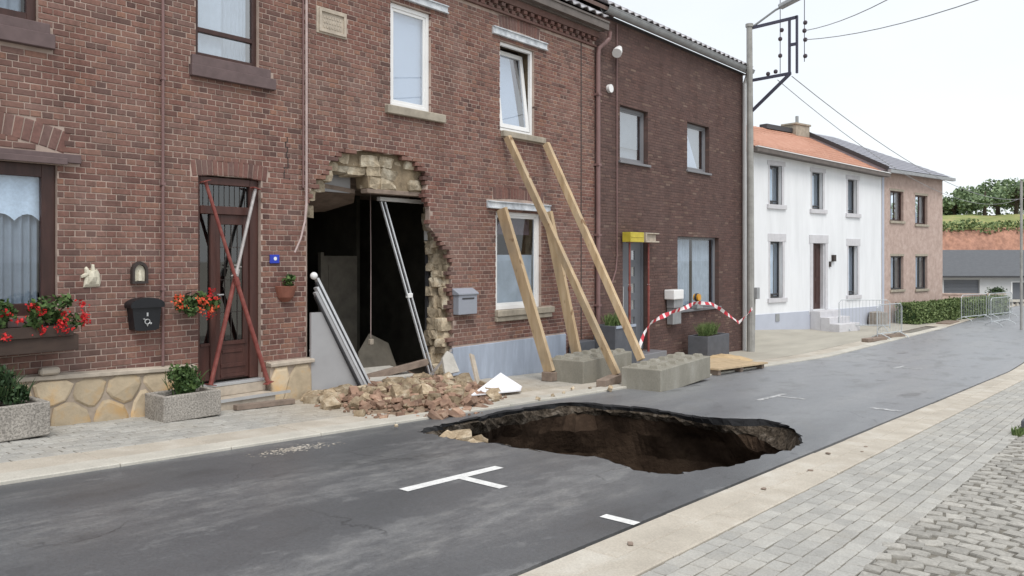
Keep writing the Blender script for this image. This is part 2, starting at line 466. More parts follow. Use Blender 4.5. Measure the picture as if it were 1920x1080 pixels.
M['tape_white'] = simple("tape_white", (0.78, 0.74, 0.75), 0.5, 0.05, 6)
M['amber'] = simple("amber_lens", (0.62, 0.30, 0.02), 0.3, 0.1, 6)
M['pole_grey'] = simple("weathered_pole", (0.32, 0.315, 0.30), 0.85, 0.2, 4, 0.003, 40)
M['iron'] = simple("painted_iron", (0.055, 0.055, 0.085), 0.6, 0.15, 6)
M['porcelain'] = simple("brown_porcelain", (0.06, 0.045, 0.055), 0.3, 0.1, 6)
M['red_earth'] = simple("red_earth", (0.40, 0.215, 0.155), 0.95, 0.28, 0.55, 0.05, 3, c2=(0.46, 0.24, 0.16), speck=0.2)
M['bank_grass'] = simple("bank_grass", (0.24, 0.27, 0.095), 0.95, 0.3, 0.8, c2=(0.38, 0.32, 0.15))
M['plain_white'] = simple("pale_render", (0.55, 0.56, 0.57), 0.85, 0.04, 2)
M['bark'] = simple("bark", (0.075, 0.058, 0.042), 0.95, 0.3, 6, 0.01, 20, stretch=(1, 1, 0.3))
M['boulder'] = simple("boulder_stone", (0.26, 0.23, 0.20), 0.9, 0.25, 5, 0.01, 20)

def leaf_material(name, a, b, rough=0.6):
    m, t, p = nodes(name)
    c = ramp(t, rand(t), [(0.0, a), (1.0, b)])
    t.links.new(c, p.inputs['Base Color'])
    p.inputs['Roughness'].default_value = rough
    p.inputs['Specular IOR Level'].default_value = 0.3
    return m
M['leaf'] = leaf_material("leaf_green", (0.03, 0.065, 0.02), (0.10, 0.16, 0.05))
M['leaf_dark'] = leaf_material("leaf_dark_green", (0.018, 0.042, 0.018), (0.06, 0.105, 0.04))
M['leaf_tree'] = leaf_material("leaf_tree", (0.10, 0.155, 0.08), (0.26, 0.335, 0.18))
M['leaf_hedge'] = leaf_material("leaf_hedge", (0.075, 0.12, 0.04), (0.21, 0.27, 0.11))
M['blade'] = leaf_material("grass_blade", (0.06, 0.11, 0.03), (0.20, 0.26, 0.10))
M['petal'] = leaf_material("red_petal", (0.42, 0.012, 0.018), (0.62, 0.03, 0.03))
M['petal_orange'] = leaf_material("orange_petal", (0.55, 0.045, 0.02), (0.70, 0.14, 0.06))

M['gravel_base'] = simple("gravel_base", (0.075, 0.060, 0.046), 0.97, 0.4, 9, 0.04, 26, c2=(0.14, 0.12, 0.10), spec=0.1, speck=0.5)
M['stained_door'] = simple("stained_door", (0.15, 0.135, 0.11), 0.8, 0.25, 5)
M['rubble_stone'] = simple("dusty_rubble_stone", (0.36, 0.28, 0.19), 0.95, 0.38, 7, 0.02, 30, c2=(0.58, 0.50, 0.38), pr=0.30, spec=0.15, speck=0.15)
M['worn_paint'] = simple("worn_road_paint", (0.40, 0.405, 0.41), 0.7, 0.5, 14, c2=(0.66, 0.66, 0.66), speck=0.25, bscale=50)
M['mid_curtain'] = simple("grey_white_curtain", (0.50, 0.505, 0.51), 0.9, 0.14, 4, spec=0.1)
M['dim_curtain'] = simple("dim_curtain", (0.30, 0.305, 0.315), 0.9, 0.12, 4, spec=0.1)
def asphalt_material():
    m, t, p = nodes("asphalt")
    pos = position(t)
    s1 = noise_node(t, pos, 1.0, 9, 0.66, (0.17, 1.1, 1))           # long dusty bands worn by wheels
    s2 = noise_node(t, pos, 1.25, 10, 0.70, (0.6, 1.3, 1))          # ragged dusty patches
    s3 = noise_node(t, pos, 7.0, 8, 0.75, (0.45, 1.2, 1))
    base = ramp(t, noise_node(t, pos, 0.7, 5), [(0.3, (0.086, 0.089, 0.095)), (0.7, (0.118, 0.122, 0.129))])
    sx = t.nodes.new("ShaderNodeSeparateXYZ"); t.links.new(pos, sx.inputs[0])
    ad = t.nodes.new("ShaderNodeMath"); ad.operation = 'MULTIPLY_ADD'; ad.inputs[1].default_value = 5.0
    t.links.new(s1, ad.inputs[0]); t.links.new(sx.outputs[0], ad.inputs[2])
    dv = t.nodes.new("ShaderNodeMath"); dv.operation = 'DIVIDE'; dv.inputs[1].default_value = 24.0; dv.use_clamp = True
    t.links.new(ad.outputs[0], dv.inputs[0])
    far_sheen = ramp(t, dv.outputs[0], [(0.38, (0, 0, 0)), (0.56, (.6, .6, .6)), (0.85, (.95, .95, .95))])   # grazing sky sheen painted into the colour, paler further down the street
    base = mixc(t, far_sheen, base, (0.25, 0.258, 0.275))
    dust = ramp(t, s1, [(0.47, (0, 0, 0)), (0.54, (0.40, 0.40, 0.40)), (0.60, (0.72, 0.72, 0.72))])
    dc = ramp(t, s3, [(0.38, (0.105, 0.108, 0.114)), (0.5, (0.155, 0.158, 0.163)), (0.62, (0.235, 0.235, 0.232))])
    c = mixc(t, dust, base, mixc(t, far_sheen, dc, (0.275, 0.28, 0.29)))
    c = mixc(t, ramp(t, s2, [(0.555, (0, 0, 0)), (0.585, (0.60, 0.60, 0.60))]), c, mixc(t, 0.5, dc, (0.20, 0.202, 0.205)))
    c = mixc(t, ramp(t, s2, [(0.36, (.55, .55, .55)), (0.41, (0, 0, 0))]), c, (0.072, 0.075, 0.08))
    vo = t.nodes.new("ShaderNodeTexVoronoi"); vo.feature = 'DISTANCE_TO_EDGE'; vo.inputs['Scale'].default_value = 0.42
    wn = t.nodes.new("ShaderNodeTexNoise"); wn.inputs['Scale'].default_value = 2.6; wn.inputs['Detail'].default_value = 6
    t.links.new(pos, wn.inputs['Vector'])
    wv = t.nodes.new("ShaderNodeVectorMath"); wv.operation = 'MULTIPLY_ADD'; wv.inputs[1].default_value = (.55, .55, .55)
    t.links.new(wn.outputs['Color'], wv.inputs[0]); t.links.new(pos, wv.inputs[2]); t.links.new(wv.outputs[0], vo.inputs['Vector'])
    ck = ramp(t, vo.outputs['Distance'], [(0.0, (.75, .75, .75)), (0.0045, (0, 0, 0))])
    ck = mixc(t, 1.0, ck, ramp(t, noise_node(t, pos, 0.55, 3), [(0.50, (0, 0, 0)), (0.56, (1, 1, 1))]), 'MULTIPLY')
    c = mixc(t, ck, c, (0.035, 0.036, 0.038))
    c = mixc(t, 1.0, c, ramp(t, noise_node(t, pos, 45, 2, 0.7), [(0.3, (0.86, 0.86, 0.86)), (0.7, (1.14, 1.14, 1.14))]), 'MULTIPLY')
    c = mixc(t, 1.0, c, ramp(t, noise_node(t, pos, 170, 2, 0.7), [(0.3, (0.74, 0.74, 0.74)), (0.7, (1.26, 1.26, 1.26))]), 'MULTIPLY')
    t.links.new(c, p.inputs['Base Color'])
    r = ramp(t, s2, [(0.3, (0.33, 0.33, 0.33)), (0.7, (0.50, 0.50, 0.50))])
    t.links.new(r, p.inputs['Roughness'])
    p.inputs['Specular IOR Level'].default_value = 0.62
    bump(t, p, noise_node(t, pos, 140, 3, 0.7), 0.003, 0.5)
    return m
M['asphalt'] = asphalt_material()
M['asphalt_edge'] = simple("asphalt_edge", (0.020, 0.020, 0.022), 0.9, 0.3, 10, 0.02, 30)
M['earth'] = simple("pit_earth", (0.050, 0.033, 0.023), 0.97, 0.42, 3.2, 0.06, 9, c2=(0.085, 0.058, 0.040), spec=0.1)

# ================================================================== GROUND AND STREET
rng = random.Random(7)
XS = [-30, -5, 2, 8, 14, 20.5, 25, 30, 34, 45, 60, 90, 130]
def strip(name, y0, y1, dz, mat, xs=XS, kind='structure'):
    mb = MB()
    vs = []
    for x in xs: vs += [(x, y0, g(x) + dz), (x, y1, g(x) + dz)]
    mb.add(vs, [(2 * i, 2 * i + 2, 2 * i + 3, 2 * i + 1) for i in range(len(xs) - 1)])
    o = mb.build(name, mat)
    o['kind'] = kind
    return o
# rim of the sinkhole in the road
RIM0 = [(5.93, -2.72), (6.41, -2.60), (7.03, -2.52), (7.84, -2.42), (8.84, -2.53), (9.2, -3.0), (9.33, -3.56), (9.25, -4.12), (9.32, -4.5), (9.64, -5.03),
        (9.25, -5.50), (8.55, -5.85), (7.99, -5.91), (7.13, -5.84), (6.52, -5.74), (6.12, -5.55), (6.08, -5.28), (6.2, -4.84), (6.06, -4.15), (6.0, -3.72), (5.88, -3.4), (5.88, -3.0)]
RIM = []
for i in range(len(RIM0)):
    p0, p1, p2, p3 = (RIM0[(i + k - 1) % len(RIM0)] for k in range(4))
    for s_ in range(8):
        tt = s_ / 8
        q = [0.5 * (2 * p1[a] + (p2[a] - p0[a]) * tt + (2 * p0[a] - 5 * p1[a] + 4 * p2[a] - p3[a]) * tt ** 2 + (3 * p1[a] - p0[a] - 3 * p2[a] + p3[a]) * tt ** 3) for a in (0, 1)]
        jj = .05 * mnoise.noise(Vector((q[0] * 4.5, q[1] * 4.5, 2))) + .04 * mnoise.noise(Vector((q[0] * 13, q[1] * 13, 5)))
        RIM.append((q[0] + jj + rng.uniform(-.028, .028), max(-5.98, q[1] + jj + rng.uniform(-.028, .028))))
NR = len(RIM)
RC = (7.6, -4.2)
# road sheet with the hole cut in it
bm = bmesh.new()
for lp in ([(-30, -2.25), (20.5, -2.25), (20.5, -6.12), (-30, -6.12)], RIM):
    vs = [bm.verts.new((p[0], p[1], g(p[0]))) for p in lp]
    for i in range(len(vs)): bm.edges.new((vs[i], vs[(i + 1) % len(vs)]))
bmesh.ops.triangle_fill(bm, use_beauty=True, use_dissolve=False, edges=bm.edges[:], normal=(0, 0, 1))
xs = [20.5, 25, 30, 34, 45, 60, 90, 130]
top = [[bm.verts.new((x, y, g(x))) for y in (-6.12, -2.25)] for x in xs]
for i in range(len(xs) - 1): bm.faces.new((top[i][0], top[i + 1][0], top[i + 1][1], top[i][1]))
bmesh.ops.recalc_face_normals(bm, faces=bm.faces[:])
for f in bm.faces:
    if f.normal.z < 0: f.normal_flip()
for y in (-6.12, -2.25):
    ex = [-30] + [-5, 2, 8, 14] + xs
    for i in range(len(ex) - 1):
        bm.faces.new([bm.verts.new(c) for c in ((ex[i], y, g(ex[i])), (ex[i + 1], y, g(ex[i + 1])), (ex[i + 1], y, g(ex[i + 1]) - .2), (ex[i], y, g(ex[i]) - .2))])
me = bpy.data.meshes.new("road")
bm.to_mesh(me); bm.free()
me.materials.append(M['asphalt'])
road = bpy.data.objects.new("road", me); col.objects.link(road); road['kind'] = 'structure'

# the pit under the road: broken asphalt lip, then undercut earth
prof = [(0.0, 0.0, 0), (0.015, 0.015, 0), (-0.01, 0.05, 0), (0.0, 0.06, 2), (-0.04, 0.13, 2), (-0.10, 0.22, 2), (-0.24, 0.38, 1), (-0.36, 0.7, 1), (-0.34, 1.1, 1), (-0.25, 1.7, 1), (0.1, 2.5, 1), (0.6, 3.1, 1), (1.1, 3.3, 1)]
vs, fs, ms = [], [], []
SM = [(sum(RIM[(i + q) % NR][0] for q in range(-16, 17)) / 33, sum(RIM[(i + q) % NR][1] for q in range(-16, 17)) / 33) for i in range(NR)]
for k, (inn, dep, mi) in enumerate(prof):
    for i, (x, y) in enumerate(RIM):
        f_ = min(1, max(0, (dep - .05) / .25)); x += (SM[i][0] - x) * f_; y += (SM[i][1] - y) * f_
        d = Vector((RC[0] - x, RC[1] - y)); L = d.length; d /= L
        ledge = math.exp(-((x - 6.1) ** 2 + (y + 2.9) ** 2) / 0.30)        # a ledge of soil left standing at the corner by the rubble
        a = inn * (1 - ledge) + ledge * min(0.55, dep * 1.25)
        n = mnoise.noise(Vector((x * 2.1, y * 2.1, dep * 2.3))) * (0.0 if k < 1 else 0.06 if mi == 0 else 0.14)
        a += n + (rng.uniform(-.02, .02) if 1 < k < 6 else 0)
        px, py = x + d.x * a, y + d.y * a
        py = min(py, -2.3) if k < 6 else py
        dep = dep + (0.035 * mnoise.noise(Vector((x * 6, y * 6, 3))) * min(1, dep / .07) if 0 < k < 6 else 0)
        vs.append((px, py, g(x) - dep + (rng.uniform(-.02, .02) if k > 2 else 0) - (0.0005 if k == 0 else 0)))
vs.append((RC[0], RC[1], g(RC[0]) - 3.45))
for k in range(len(prof) - 1):
    for i in range(NR):
        j = (i + 1) % NR
        fs.append((k * NR + i, k * NR + j, (k + 1) * NR + j, (k + 1) * NR + i)); ms.append(prof[k + 1][2])
for i in range(NR): fs.append(((len(prof) - 1) * NR + i, (len(prof) - 1) * NR + (i + 1) % NR, len(vs) - 1)); ms.append(1)
mb = MB(); mb.v, mb.f, mb.m = vs, fs, ms
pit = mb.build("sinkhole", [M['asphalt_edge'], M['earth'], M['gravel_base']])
pit['kind'] = 'structure'
# ground sheets reaching the horizon
mb = MB()
fx = [(20.6, .02), (23, .10), (25.2, .17), (27, .15), (30.5, .08), (34, .02), (45, 0), (60, 0)]
for x, h in fx: mb.v += [(x, 0.59, g(x) - .004), (x, 1.9, g(x) + h), (x, 6, g(x) + h)]
for i in range(len(fx) - 1):
    for k in (0, 1): mb.f.append((3 * i + k, 3 * i + 3 + k, 3 * i + 4 + k, 3 * i + 1 + k)); mb.m.append(0)
mb.build("forecourt", M['paving_far'])['kind'] = 'structure'
strip("rear_ground", 0.10, 3.05, -0.9, M['field'], [-300] + XS + [500])
strip("rear_ground", 3.0, 400, -0.05, M['field'], [-300] + XS + [500])
strip("front_ground", -400, -10.9, -0.03, M['paving_far'], [-300] + XS + [500])
strip("far_ground", -10.9, 3.0, -0.06, M['field'], [60, 90, 130, 500])

# pavements: joint sheet below, pavers above
def paver_mesh(lx, ly, h, mat, seed, name, ch=0.006, tilt=0.0):
    r = random.Random(seed)
    a, b = lx / 2, ly / 2
    j = lambda s: r.uniform(-s, s)
    q = [(-a, -b), (a, -b), (a, b), (-a, b)]
    q = [(x + j(ch * .5), y + j(ch * .5)) for x, y in q]
    vs = [(x, y, -h) for x, y in q] + [(x, y, -ch) for x, y in q] + [(x * (1 - 2 * ch / lx), y * (1 - 2 * ch / ly), j(tilt)) for x, y in q]
    fs = [(8, 9, 10, 11)]
    for i in range(4):
        k = (i + 1) % 4
        fs += [(i, k, 4 + k, 4 + i), (4 + i, 4 + k, 8 + k, 8 + i)]
    mb = MB(); mb.add(vs, fs)
    return mesh_of(mb, name, mat)

def lay(parent, name, plural, items, meshes, mat, n=300):
    """items: (x, y, z, rotz, mesh index, sx); the n that show largest become parts, the rest one joined part"""
    vis = [it for it in items if in_frame(it[0], it[1], it[2])]
    vis.sort(key=lambda it: project(*it[:3])[2])
    pick = set(id(it) for it in vis[:n])
    rest = MB()
    for it in items:
        x, y, z, rz, mi, sx, dz, tx = it
        if id(it) in pick:
            inst(meshes[mi], name, parent, (x, y, z + dz), (tx, SLOPE + tx * .6, rz), (sx, 1, 1))
        else:
            c, s_ = math.cos(rz), math.sin(rz)
            me = meshes[mi]
            rest.add([(x + v.co.x * sx * c - v.co.y * s_, y + v.co.x * sx * s_ + v.co.y * c, z + dz + v.co.z + v.co.y * tx - (v.co.x * c) * 0.045) for v in me.vertices],
                     [tuple(p.vertices) for p in me.polygons])
    o = rest.build(plural, mat, parent)
    o['kind'] = 'stuff'

def paving(parent, x0, x1, y0, y1, lx, ly, joint, meshes, mat, skip=None, jit=0.003):
    items = []
    row = 0
    y = y0 + ly / 2
    r = random.Random(int(y0 * 100) + 5)
    while y + ly / 2 <= y1 + 0.03:
        x = x0 + (lx / 2 if row % 2 else 0) + r.uniform(-.01, .01)
        while x < x1:
            if not (skip and skip(x, y)):
                items.append((x + r.uniform(-jit, jit), y + r.uniform(-jit, jit), g(x), r.gauss(0, .012), r.randrange(len(meshes)), r.uniform(.97, 1.0), r.uniform(-.003, .003), r.gauss(0, .008)))
            x += lx
        y += ly; row += 1
    lay(parent, "paver", "paver_field", items, meshes, mat)

# left pavement
pl = strip("pavement", -1.50, 0.12, -0.008, M['joint'])
pm = [paver_mesh(.163, .104, .03, M['paver'], s_, "paver") for s_ in range(4)]
paving(pl, -1.35, 14.0, -1.49, -0.02, .17, .112, .008, pm, M['paver'])
far = strip("pavement", -1.50, -0.02, 0.002, M['paving_far'], [14.0, 20.5, 25, 30, 34, 45, 60])
strip("pavement", -0.02, 0.6, -0.004, M['paving_far'], [20.6, 25, 30, 34, 45, 60])
# gutter slabs and kerb of the left side
def slabs(parent, name, y0, y1, x0, x1, L, mat, top, gap=0.008, seed=3, n=300):
    r = random.Random(seed)
    x = x0
    while x < x1:
        l = L
        mb = MB()
        a, b = x + gap / 2, x + l - gap / 2
        t = top + r.uniform(-.003, .003)
        c = 0.008
        q = [(a, y0 + gap / 2), (b, y0 + gap / 2), (b, y1 - gap / 2), (a, y1 - gap / 2)]
        cx, cy = (a + b) / 2, (y0 + y1) / 2
        vs = [(px, py, g(px) - .08) for px, py in q] + [(px, py, g(px) + t - c) for px, py in q]
        vs += [(cx + (px - cx) * (1 - 2 * c / l), cy + (py - cy) * (1 - 2 * c / (y1 - y0)), g(px) + t) for px, py in q]
        fs = [(8, 9, 10, 11)]
        for i in range(4):
            k = (i + 1) % 4
            fs += [(i, k, 4 + k, 4 + i), (4 + i, 4 + k, 8 + k, 8 + i)]
        mb.add(vs, fs)
        mb.build(name, mat, parent)
        x += l
gl = strip("gutter", -2.0, -1.50, -0.02, M['joint'])
slabs(gl, "gutter_slab", -1.972, -1.505, -2.0, 30, 1.0, M['sandy'], 0.004)
kl = strip("kerb", -2.26, -2.0, -0.03, M['joint'])
slabs(kl, "kerb_stone", -2.27, -2.0, -2.0, 34, 1.0, M['kerb'], 0.03)
strip("kerb", -2.26, -1.5, 0.012, M['sandy'], [34, 45, 60, 90])
# right side: two bands of gutter slabs, pavers, cobbles
gr = strip("gutter", -6.63, -6.11, -0.025, M['joint'])
slabs(gr, "gutter_slab", -6.40, -6.15, 2.0, 34, 1.0, M['sandy'], 0.002, seed=5, gap=.009)
slabs(gr, "gutter_slab", -6.63, -6.40, 2.25, 34, 1.0, M['sandy'], 0.010, seed=6, gap=.009)
pr_ = strip("pavement", -7.52, -6.63, -0.008, M['joint'])
paving(pr_, 2.6, 24.0, -7.52, -6.64, .17, .1115, .008, pm, M['paver'])
cb = strip("cobbled_yard", -10.9, -7.52, -0.022, M['joint'])
cm = []
for s_ in range(6):
    r = random.Random(40 + s_)
    lx, ly, h = r.uniform(.10, .125), r.uniform(.125, .15), .05
    ring = []
    for a, sc_ in ((-.05, 1.0), (-.006, .995), (0.0, .95), (0.001, .6)):
        ring.append([(sx * lx / 2 * sc_ * r.uniform(.94, 1.04), sy * ly / 2 * sc_ * r.uniform(.94, 1.04), a + r.uniform(-.003, .003)) for sx, sy in ((-1, -1), (0, -1.04), (1, -1), (1.05, 0), (1, 1), (0, 1.04), (-1, 1), (-1.05, 0))])
    mb = MB()
    vs = sum(ring, [])
    fs = []
    for k in range(3):
        for i in range(8): fs.append((k * 8 + i, k * 8 + (i + 1) % 8, (k + 1) * 8 + (i + 1) % 8, (k + 1) * 8 + i))
    fs.append(tuple(24 + i for i in range(8)))
    mb.add(vs, fs)
    cm.append(mesh_of(mb, "cobble", M['cobble']))
items = []
r = random.Random(11)
x = 3.0
k = 0
while x < 15.5:
    y = -7.6 + (0.07 if k % 2 else 0)
    while y > -10.8:
        wv = 0.07 * math.sin(y * 2.7 + 0.6) + 0.03 * math.sin(x * 1.3 + y * 5)
        if in_frame(x, y, g(x), 250):
            items.append((x + wv + r.uniform(-.012, .012), y + r.uniform(-.012, .012), g(x), r.gauss(0, .13) + 0.3 * math.cos(y * 2.7 + .6), r.randrange(6), r.uniform(.88, 1.08), r.uniform(-.006, .004), r.gauss(0, .03)))
        y -= 0.156
    x += 0.131; k += 1
lay(cb, "cobble", "cobble_field", items, cm, M['cobble'])

# road paint
def marking(quads, loc, mat='paint'):
    mb = MB()
    for q in quads:
        mb.add([(x, y, g(x) + .004) for x, y in q], [tuple(range(len(q)))])
    o = mb.build("road_marking", M[mat], loc=loc)
    o['kind'] = 'structure'
def rect(x0, x1, y0, y1): return [(x0, y0), (x1, y0), (x1, y1), (x0, y1)]
marking([rect(4.14, 5.26, -4.46, -4.36), rect(4.70, 4.80, -4.89, -4.461)], (4.7, -4.5, g(4.7)))
marking([rect(11.25, 12.3, -4.28, -4.2), rect(11.9, 12.0, -4.68, -4.281)], (11.8, -4.3, g(11.8)), 'worn_paint')
marking([rect(4.62, 4.71, -6.13, -5.86)], (4.66, -6, g(4.66)))
marking([rect(11.76, 11.9, -6.03, -5.64)], (11.8, -5.9, g(11.8)), 'worn_paint')
marking([rect(19.0, 19.1, -4.7, -4.28), rect(18.6, 19.6, -4.27, -4.18)], (19, -4.4, g(19)), 'worn_paint')

# ================================================================== HOUSES
def inside(poly, x, z):
    c = False
    n = len(poly)
    for i in range(n):
        (x1, z1), (x2, z2) = poly[i], poly[(i + 1) % n]
        if (z1 > z) != (z2 > z) and x < (x2 - x1) * (z - z1) / (z2 - z1) + x1: c = not c
    return c

def brick_mesh(L, H, D, mat, seed, name="brick"):
    r = random.Random(seed)
    j = lambda s: r.uniform(-s, s)
    a, h, c = L / 2, H / 2, 0.005
    q = [(-a + j(.002), -h + j(.0015)), (a + j(.002), -h + j(.0015)), (a + j(.002), h + j(.0015)), (-a + j(.002), h + j(.0015))]
    vs = [(x, D, z) for x, z in q] + [(x, c, z) for x, z in q] + [(x * (1 - 2 * c / L), j(.0015), z * (1 - 2 * c / H)) for x, z in q]
    fs = [(8, 9, 10, 11)]
    for i in range(4):
        k = (i + 1) % 4
        fs += [(i, k, 4 + k, 4 + i), (4 + i, 4 + k, 8 + k, 8 + i)]
    mb = MB(); mb.add(vs, fs)
    return mesh_of(mb, name, mat)

def brickwork(house, x0, x1, z0, z1, rects, drop, mat, course=.067, L=.214, D=.095, joint=.010, n_ind=300, seed=1, bond='cross', grooves=()):
    r = random.Random(seed)
    H = course - joint
    st = [brick_mesh(L - joint, H, D, mat, seed * 10 + i) for i in range(3)]
    hd = [brick_mesh(L / 2 - joint, H, D, mat, seed * 10 + 5 + i) for i in range(3)]
    items = []
    k = 0
    z = z0
    while z + course <= z1 + 0.01:
        zc = z + course / 2
        cuts = sorted([(a, b) for a, b, c, d in rects if c < zc < d] + [(a, b) for a, b in grooves])
        spans, cur = [], x0
        for a, b in cuts:
            if a > cur: spans.append((cur, min(a, x1)))
            cur = max(cur, b)
        if cur < x1: spans.append((cur, x1))
        if bond == 'cross':
            header = (k % 2 == 1)
            mod = L / 2 if header else L
            off = (L / 4 if header else (L / 2 if (k // 2) % 2 else 0))
        else:
            header, mod, off = False, L, (0, L / 2, L / 4, L * .75)[k % 4]
        for a, b in spans:
            n0 = math.floor((a - x0 + off) / mod)
            x = x0 - off + n0 * mod
            while x < b:
                l, rr = max(x, a), min(x + mod, b)
                if rr - l > 0.03:
                    xc, ln = (l + rr) / 2, rr - l
                    if not (drop and drop(xc, zc, ln)):
                        hh = ln < L * .75
                        base = (L / 2 if hh else L) - joint
                        items.append((xc, zc, (ln - joint) / base, hh, r.randrange(3), r.uniform(-.0025, .0025)))
                x += mod
        z += course; k += 1
    vis = [it for it in items if in_frame(it[0], 0, it[1])]
    vis.sort(key=lambda it: project(it[0], 0, it[1])[2])
    pick = set(id(it) for it in vis[:n_ind])
    rest = MB()
    for it in items:
        xc, zc, sx, hh, v, dy = it
        me = (hd if hh else st)[v]
        if id(it) in pick:
            inst(me, "brick", house, (xc, dy, zc), (0, 0, 0), (sx, 1, 1))
        else:
            rest.add([(xc + p.co.x * sx, dy + p.co.y, zc + p.co.z) for p in me.vertices], [tuple(p.vertices) for p in me.polygons])
    o = rest.build("brickwork", mat, house)
    o['kind'] = 'stuff'

def rect_poly(a, b, c, d, e=0.0): return [(a - e, c - e), (b + e, c - e), (b + e, d + e), (a - e, d + e)]

ARECT = []
def arch(house, cx, half, z_end, sag, h, n, mat, y=0.0, seed=2):
    r = random.Random(seed)
    rad = (half * half + sag * sag) / (2 * sag)
    zc = z_end + sag - rad
    a_max = math.asin(half / rad)
    for i in range(n):
        a0 = -a_max + 2 * a_max * (i + .07) / n
        a1 = -a_max + 2 * a_max * (i + .93) / n
        P = lambda a, q: (cx + math.sin(a) * q, zc + math.cos(a) * q)
        mb = MB()
        mb.stone([P(a0, rad), P(a1, rad), P(a1, rad + h), P(a0, rad + h)], .09, r.uniform(-.003, .002), .005, .9, r)
        mb.build("arch_brick", mat, house)
    ARECT.append((cx - half * (1 + h / rad * .7) - .004, cx + half * (1 + h / rad * .7) + .004, z_end + (0 if sag < .1 else 9), z_end + sag + h))
    return lambda x, z: sag > .1 and abs(x - cx) < half + .12 and rad - .005 < math.hypot(x - cx, z - zc) < rad + h + .005 and abs(math.atan2(x - cx, z - zc)) < a_max

def cloth(X0, X1, Z0, Z1, y, folds=8, amp=.012, scallop=0.0, n=None):
    n = n or max(12, folds * 6)
    mb = MB()
    for rowi in range(2):
        for i in range(n + 1):
            t = i / n
            x = X0 + (X1 - X0) * t
            zb = Z0 + (scallop * abs(math.sin(t * math.pi * folds)) if scallop else 0)
            mb.v.append((x, y + amp * math.sin(t * folds * 2 * math.pi + 0.8 * math.sin(t * 7)), Z1 if rowi else zb))
    for i in range(n):
        mb.f.append((i, i + 1, n + 2 + i, n + 1 + i)); mb.m.append(0)
    return mb

def window(house, X0, X1, Z0, Z1, fm, fw=.065, rec=.07, glass='glass', curtains=(), mull=(), trans=(), name="window", sash=0.0, fd=.06):
    mb = MB()
    y0, y1 = rec, rec + fd
    mb.box(X0, X0 + fw, y0, y1, Z0, Z1); mb.box(X1 - fw, X1, y0, y1, Z0, Z1)
    mb.box(X0 + fw, X1 - fw, y0, y1, Z0, Z0 + fw); mb.box(X0 + fw, X1 - fw, y0, y1, Z1 - fw, Z1)
    for x in mull: mb.box(x - fw * .45, x + fw * .45, y0 + .003, y1, Z0 + fw, Z1 - fw)
    for z in trans: mb.box(X0 + fw, X1 - fw, y0 + .002, y1 + .003, z - fw * .5, z + fw * .5)
    if sash:
        a = fw
        for q in ((X0 + a, X0 + a + sash, Z0 + a, Z1 - a), (X1 - a - sash, X1 - a, Z0 + a, Z1 - a), (X0 + a + sash, X1 - a - sash, Z0 + a, Z0 + a + sash), (X0 + a + sash, X1 - a - sash, Z1 - a - sash, Z1 - a)):
            mb.box(q[0], q[1], y0 + .014, y1 - .006, q[2], q[3])
    f = mb.build(name, M[fm], house, bevel=.004)
    p = MB(); p.box(X0 + fw * .8, X1 - fw * .8, y0 + fd * .55, y0 + fd * .55 + .006, Z0 + fw * .8, Z1 - fw * .8)
    p.build("pane", M[glass], f)
    for ci, c in enumerate(curtains):
        cm_, a, b, z0_, z1_, folds, amp, sc_ = c
        cloth(a, b, z0_, z1_, y1 + .035 + .05 * ci, folds, amp, sc_).build(c[0] if c[0] in ("blind",) else "curtain", M[cm_], f, smooth=True)
    return f

def sill(house, X0, X1, Z0, Z1, mat, proud=.06, back=.07, par=None, bevel=.006, name="sill"):
    mb = MB(); mb.box(X0, X1, -proud, back, Z0, Z1)
    return mb.build(name, M[mat], par or house, bevel=bevel)

def shell(house, X0, X1, z_eave, depth, mat, y0=.42, zb=-1.8):
    mb = MB()
    mb.box(X0, X0 + .2, y0, depth, zb, z_eave); mb.box(X1 - .2, X1, y0, depth, zb, z_eave)
    mb.box(X0 + .2, X1 - .2, depth - .2, depth, zb, z_eave)
    return mb.build("rear_walls", mat, house)

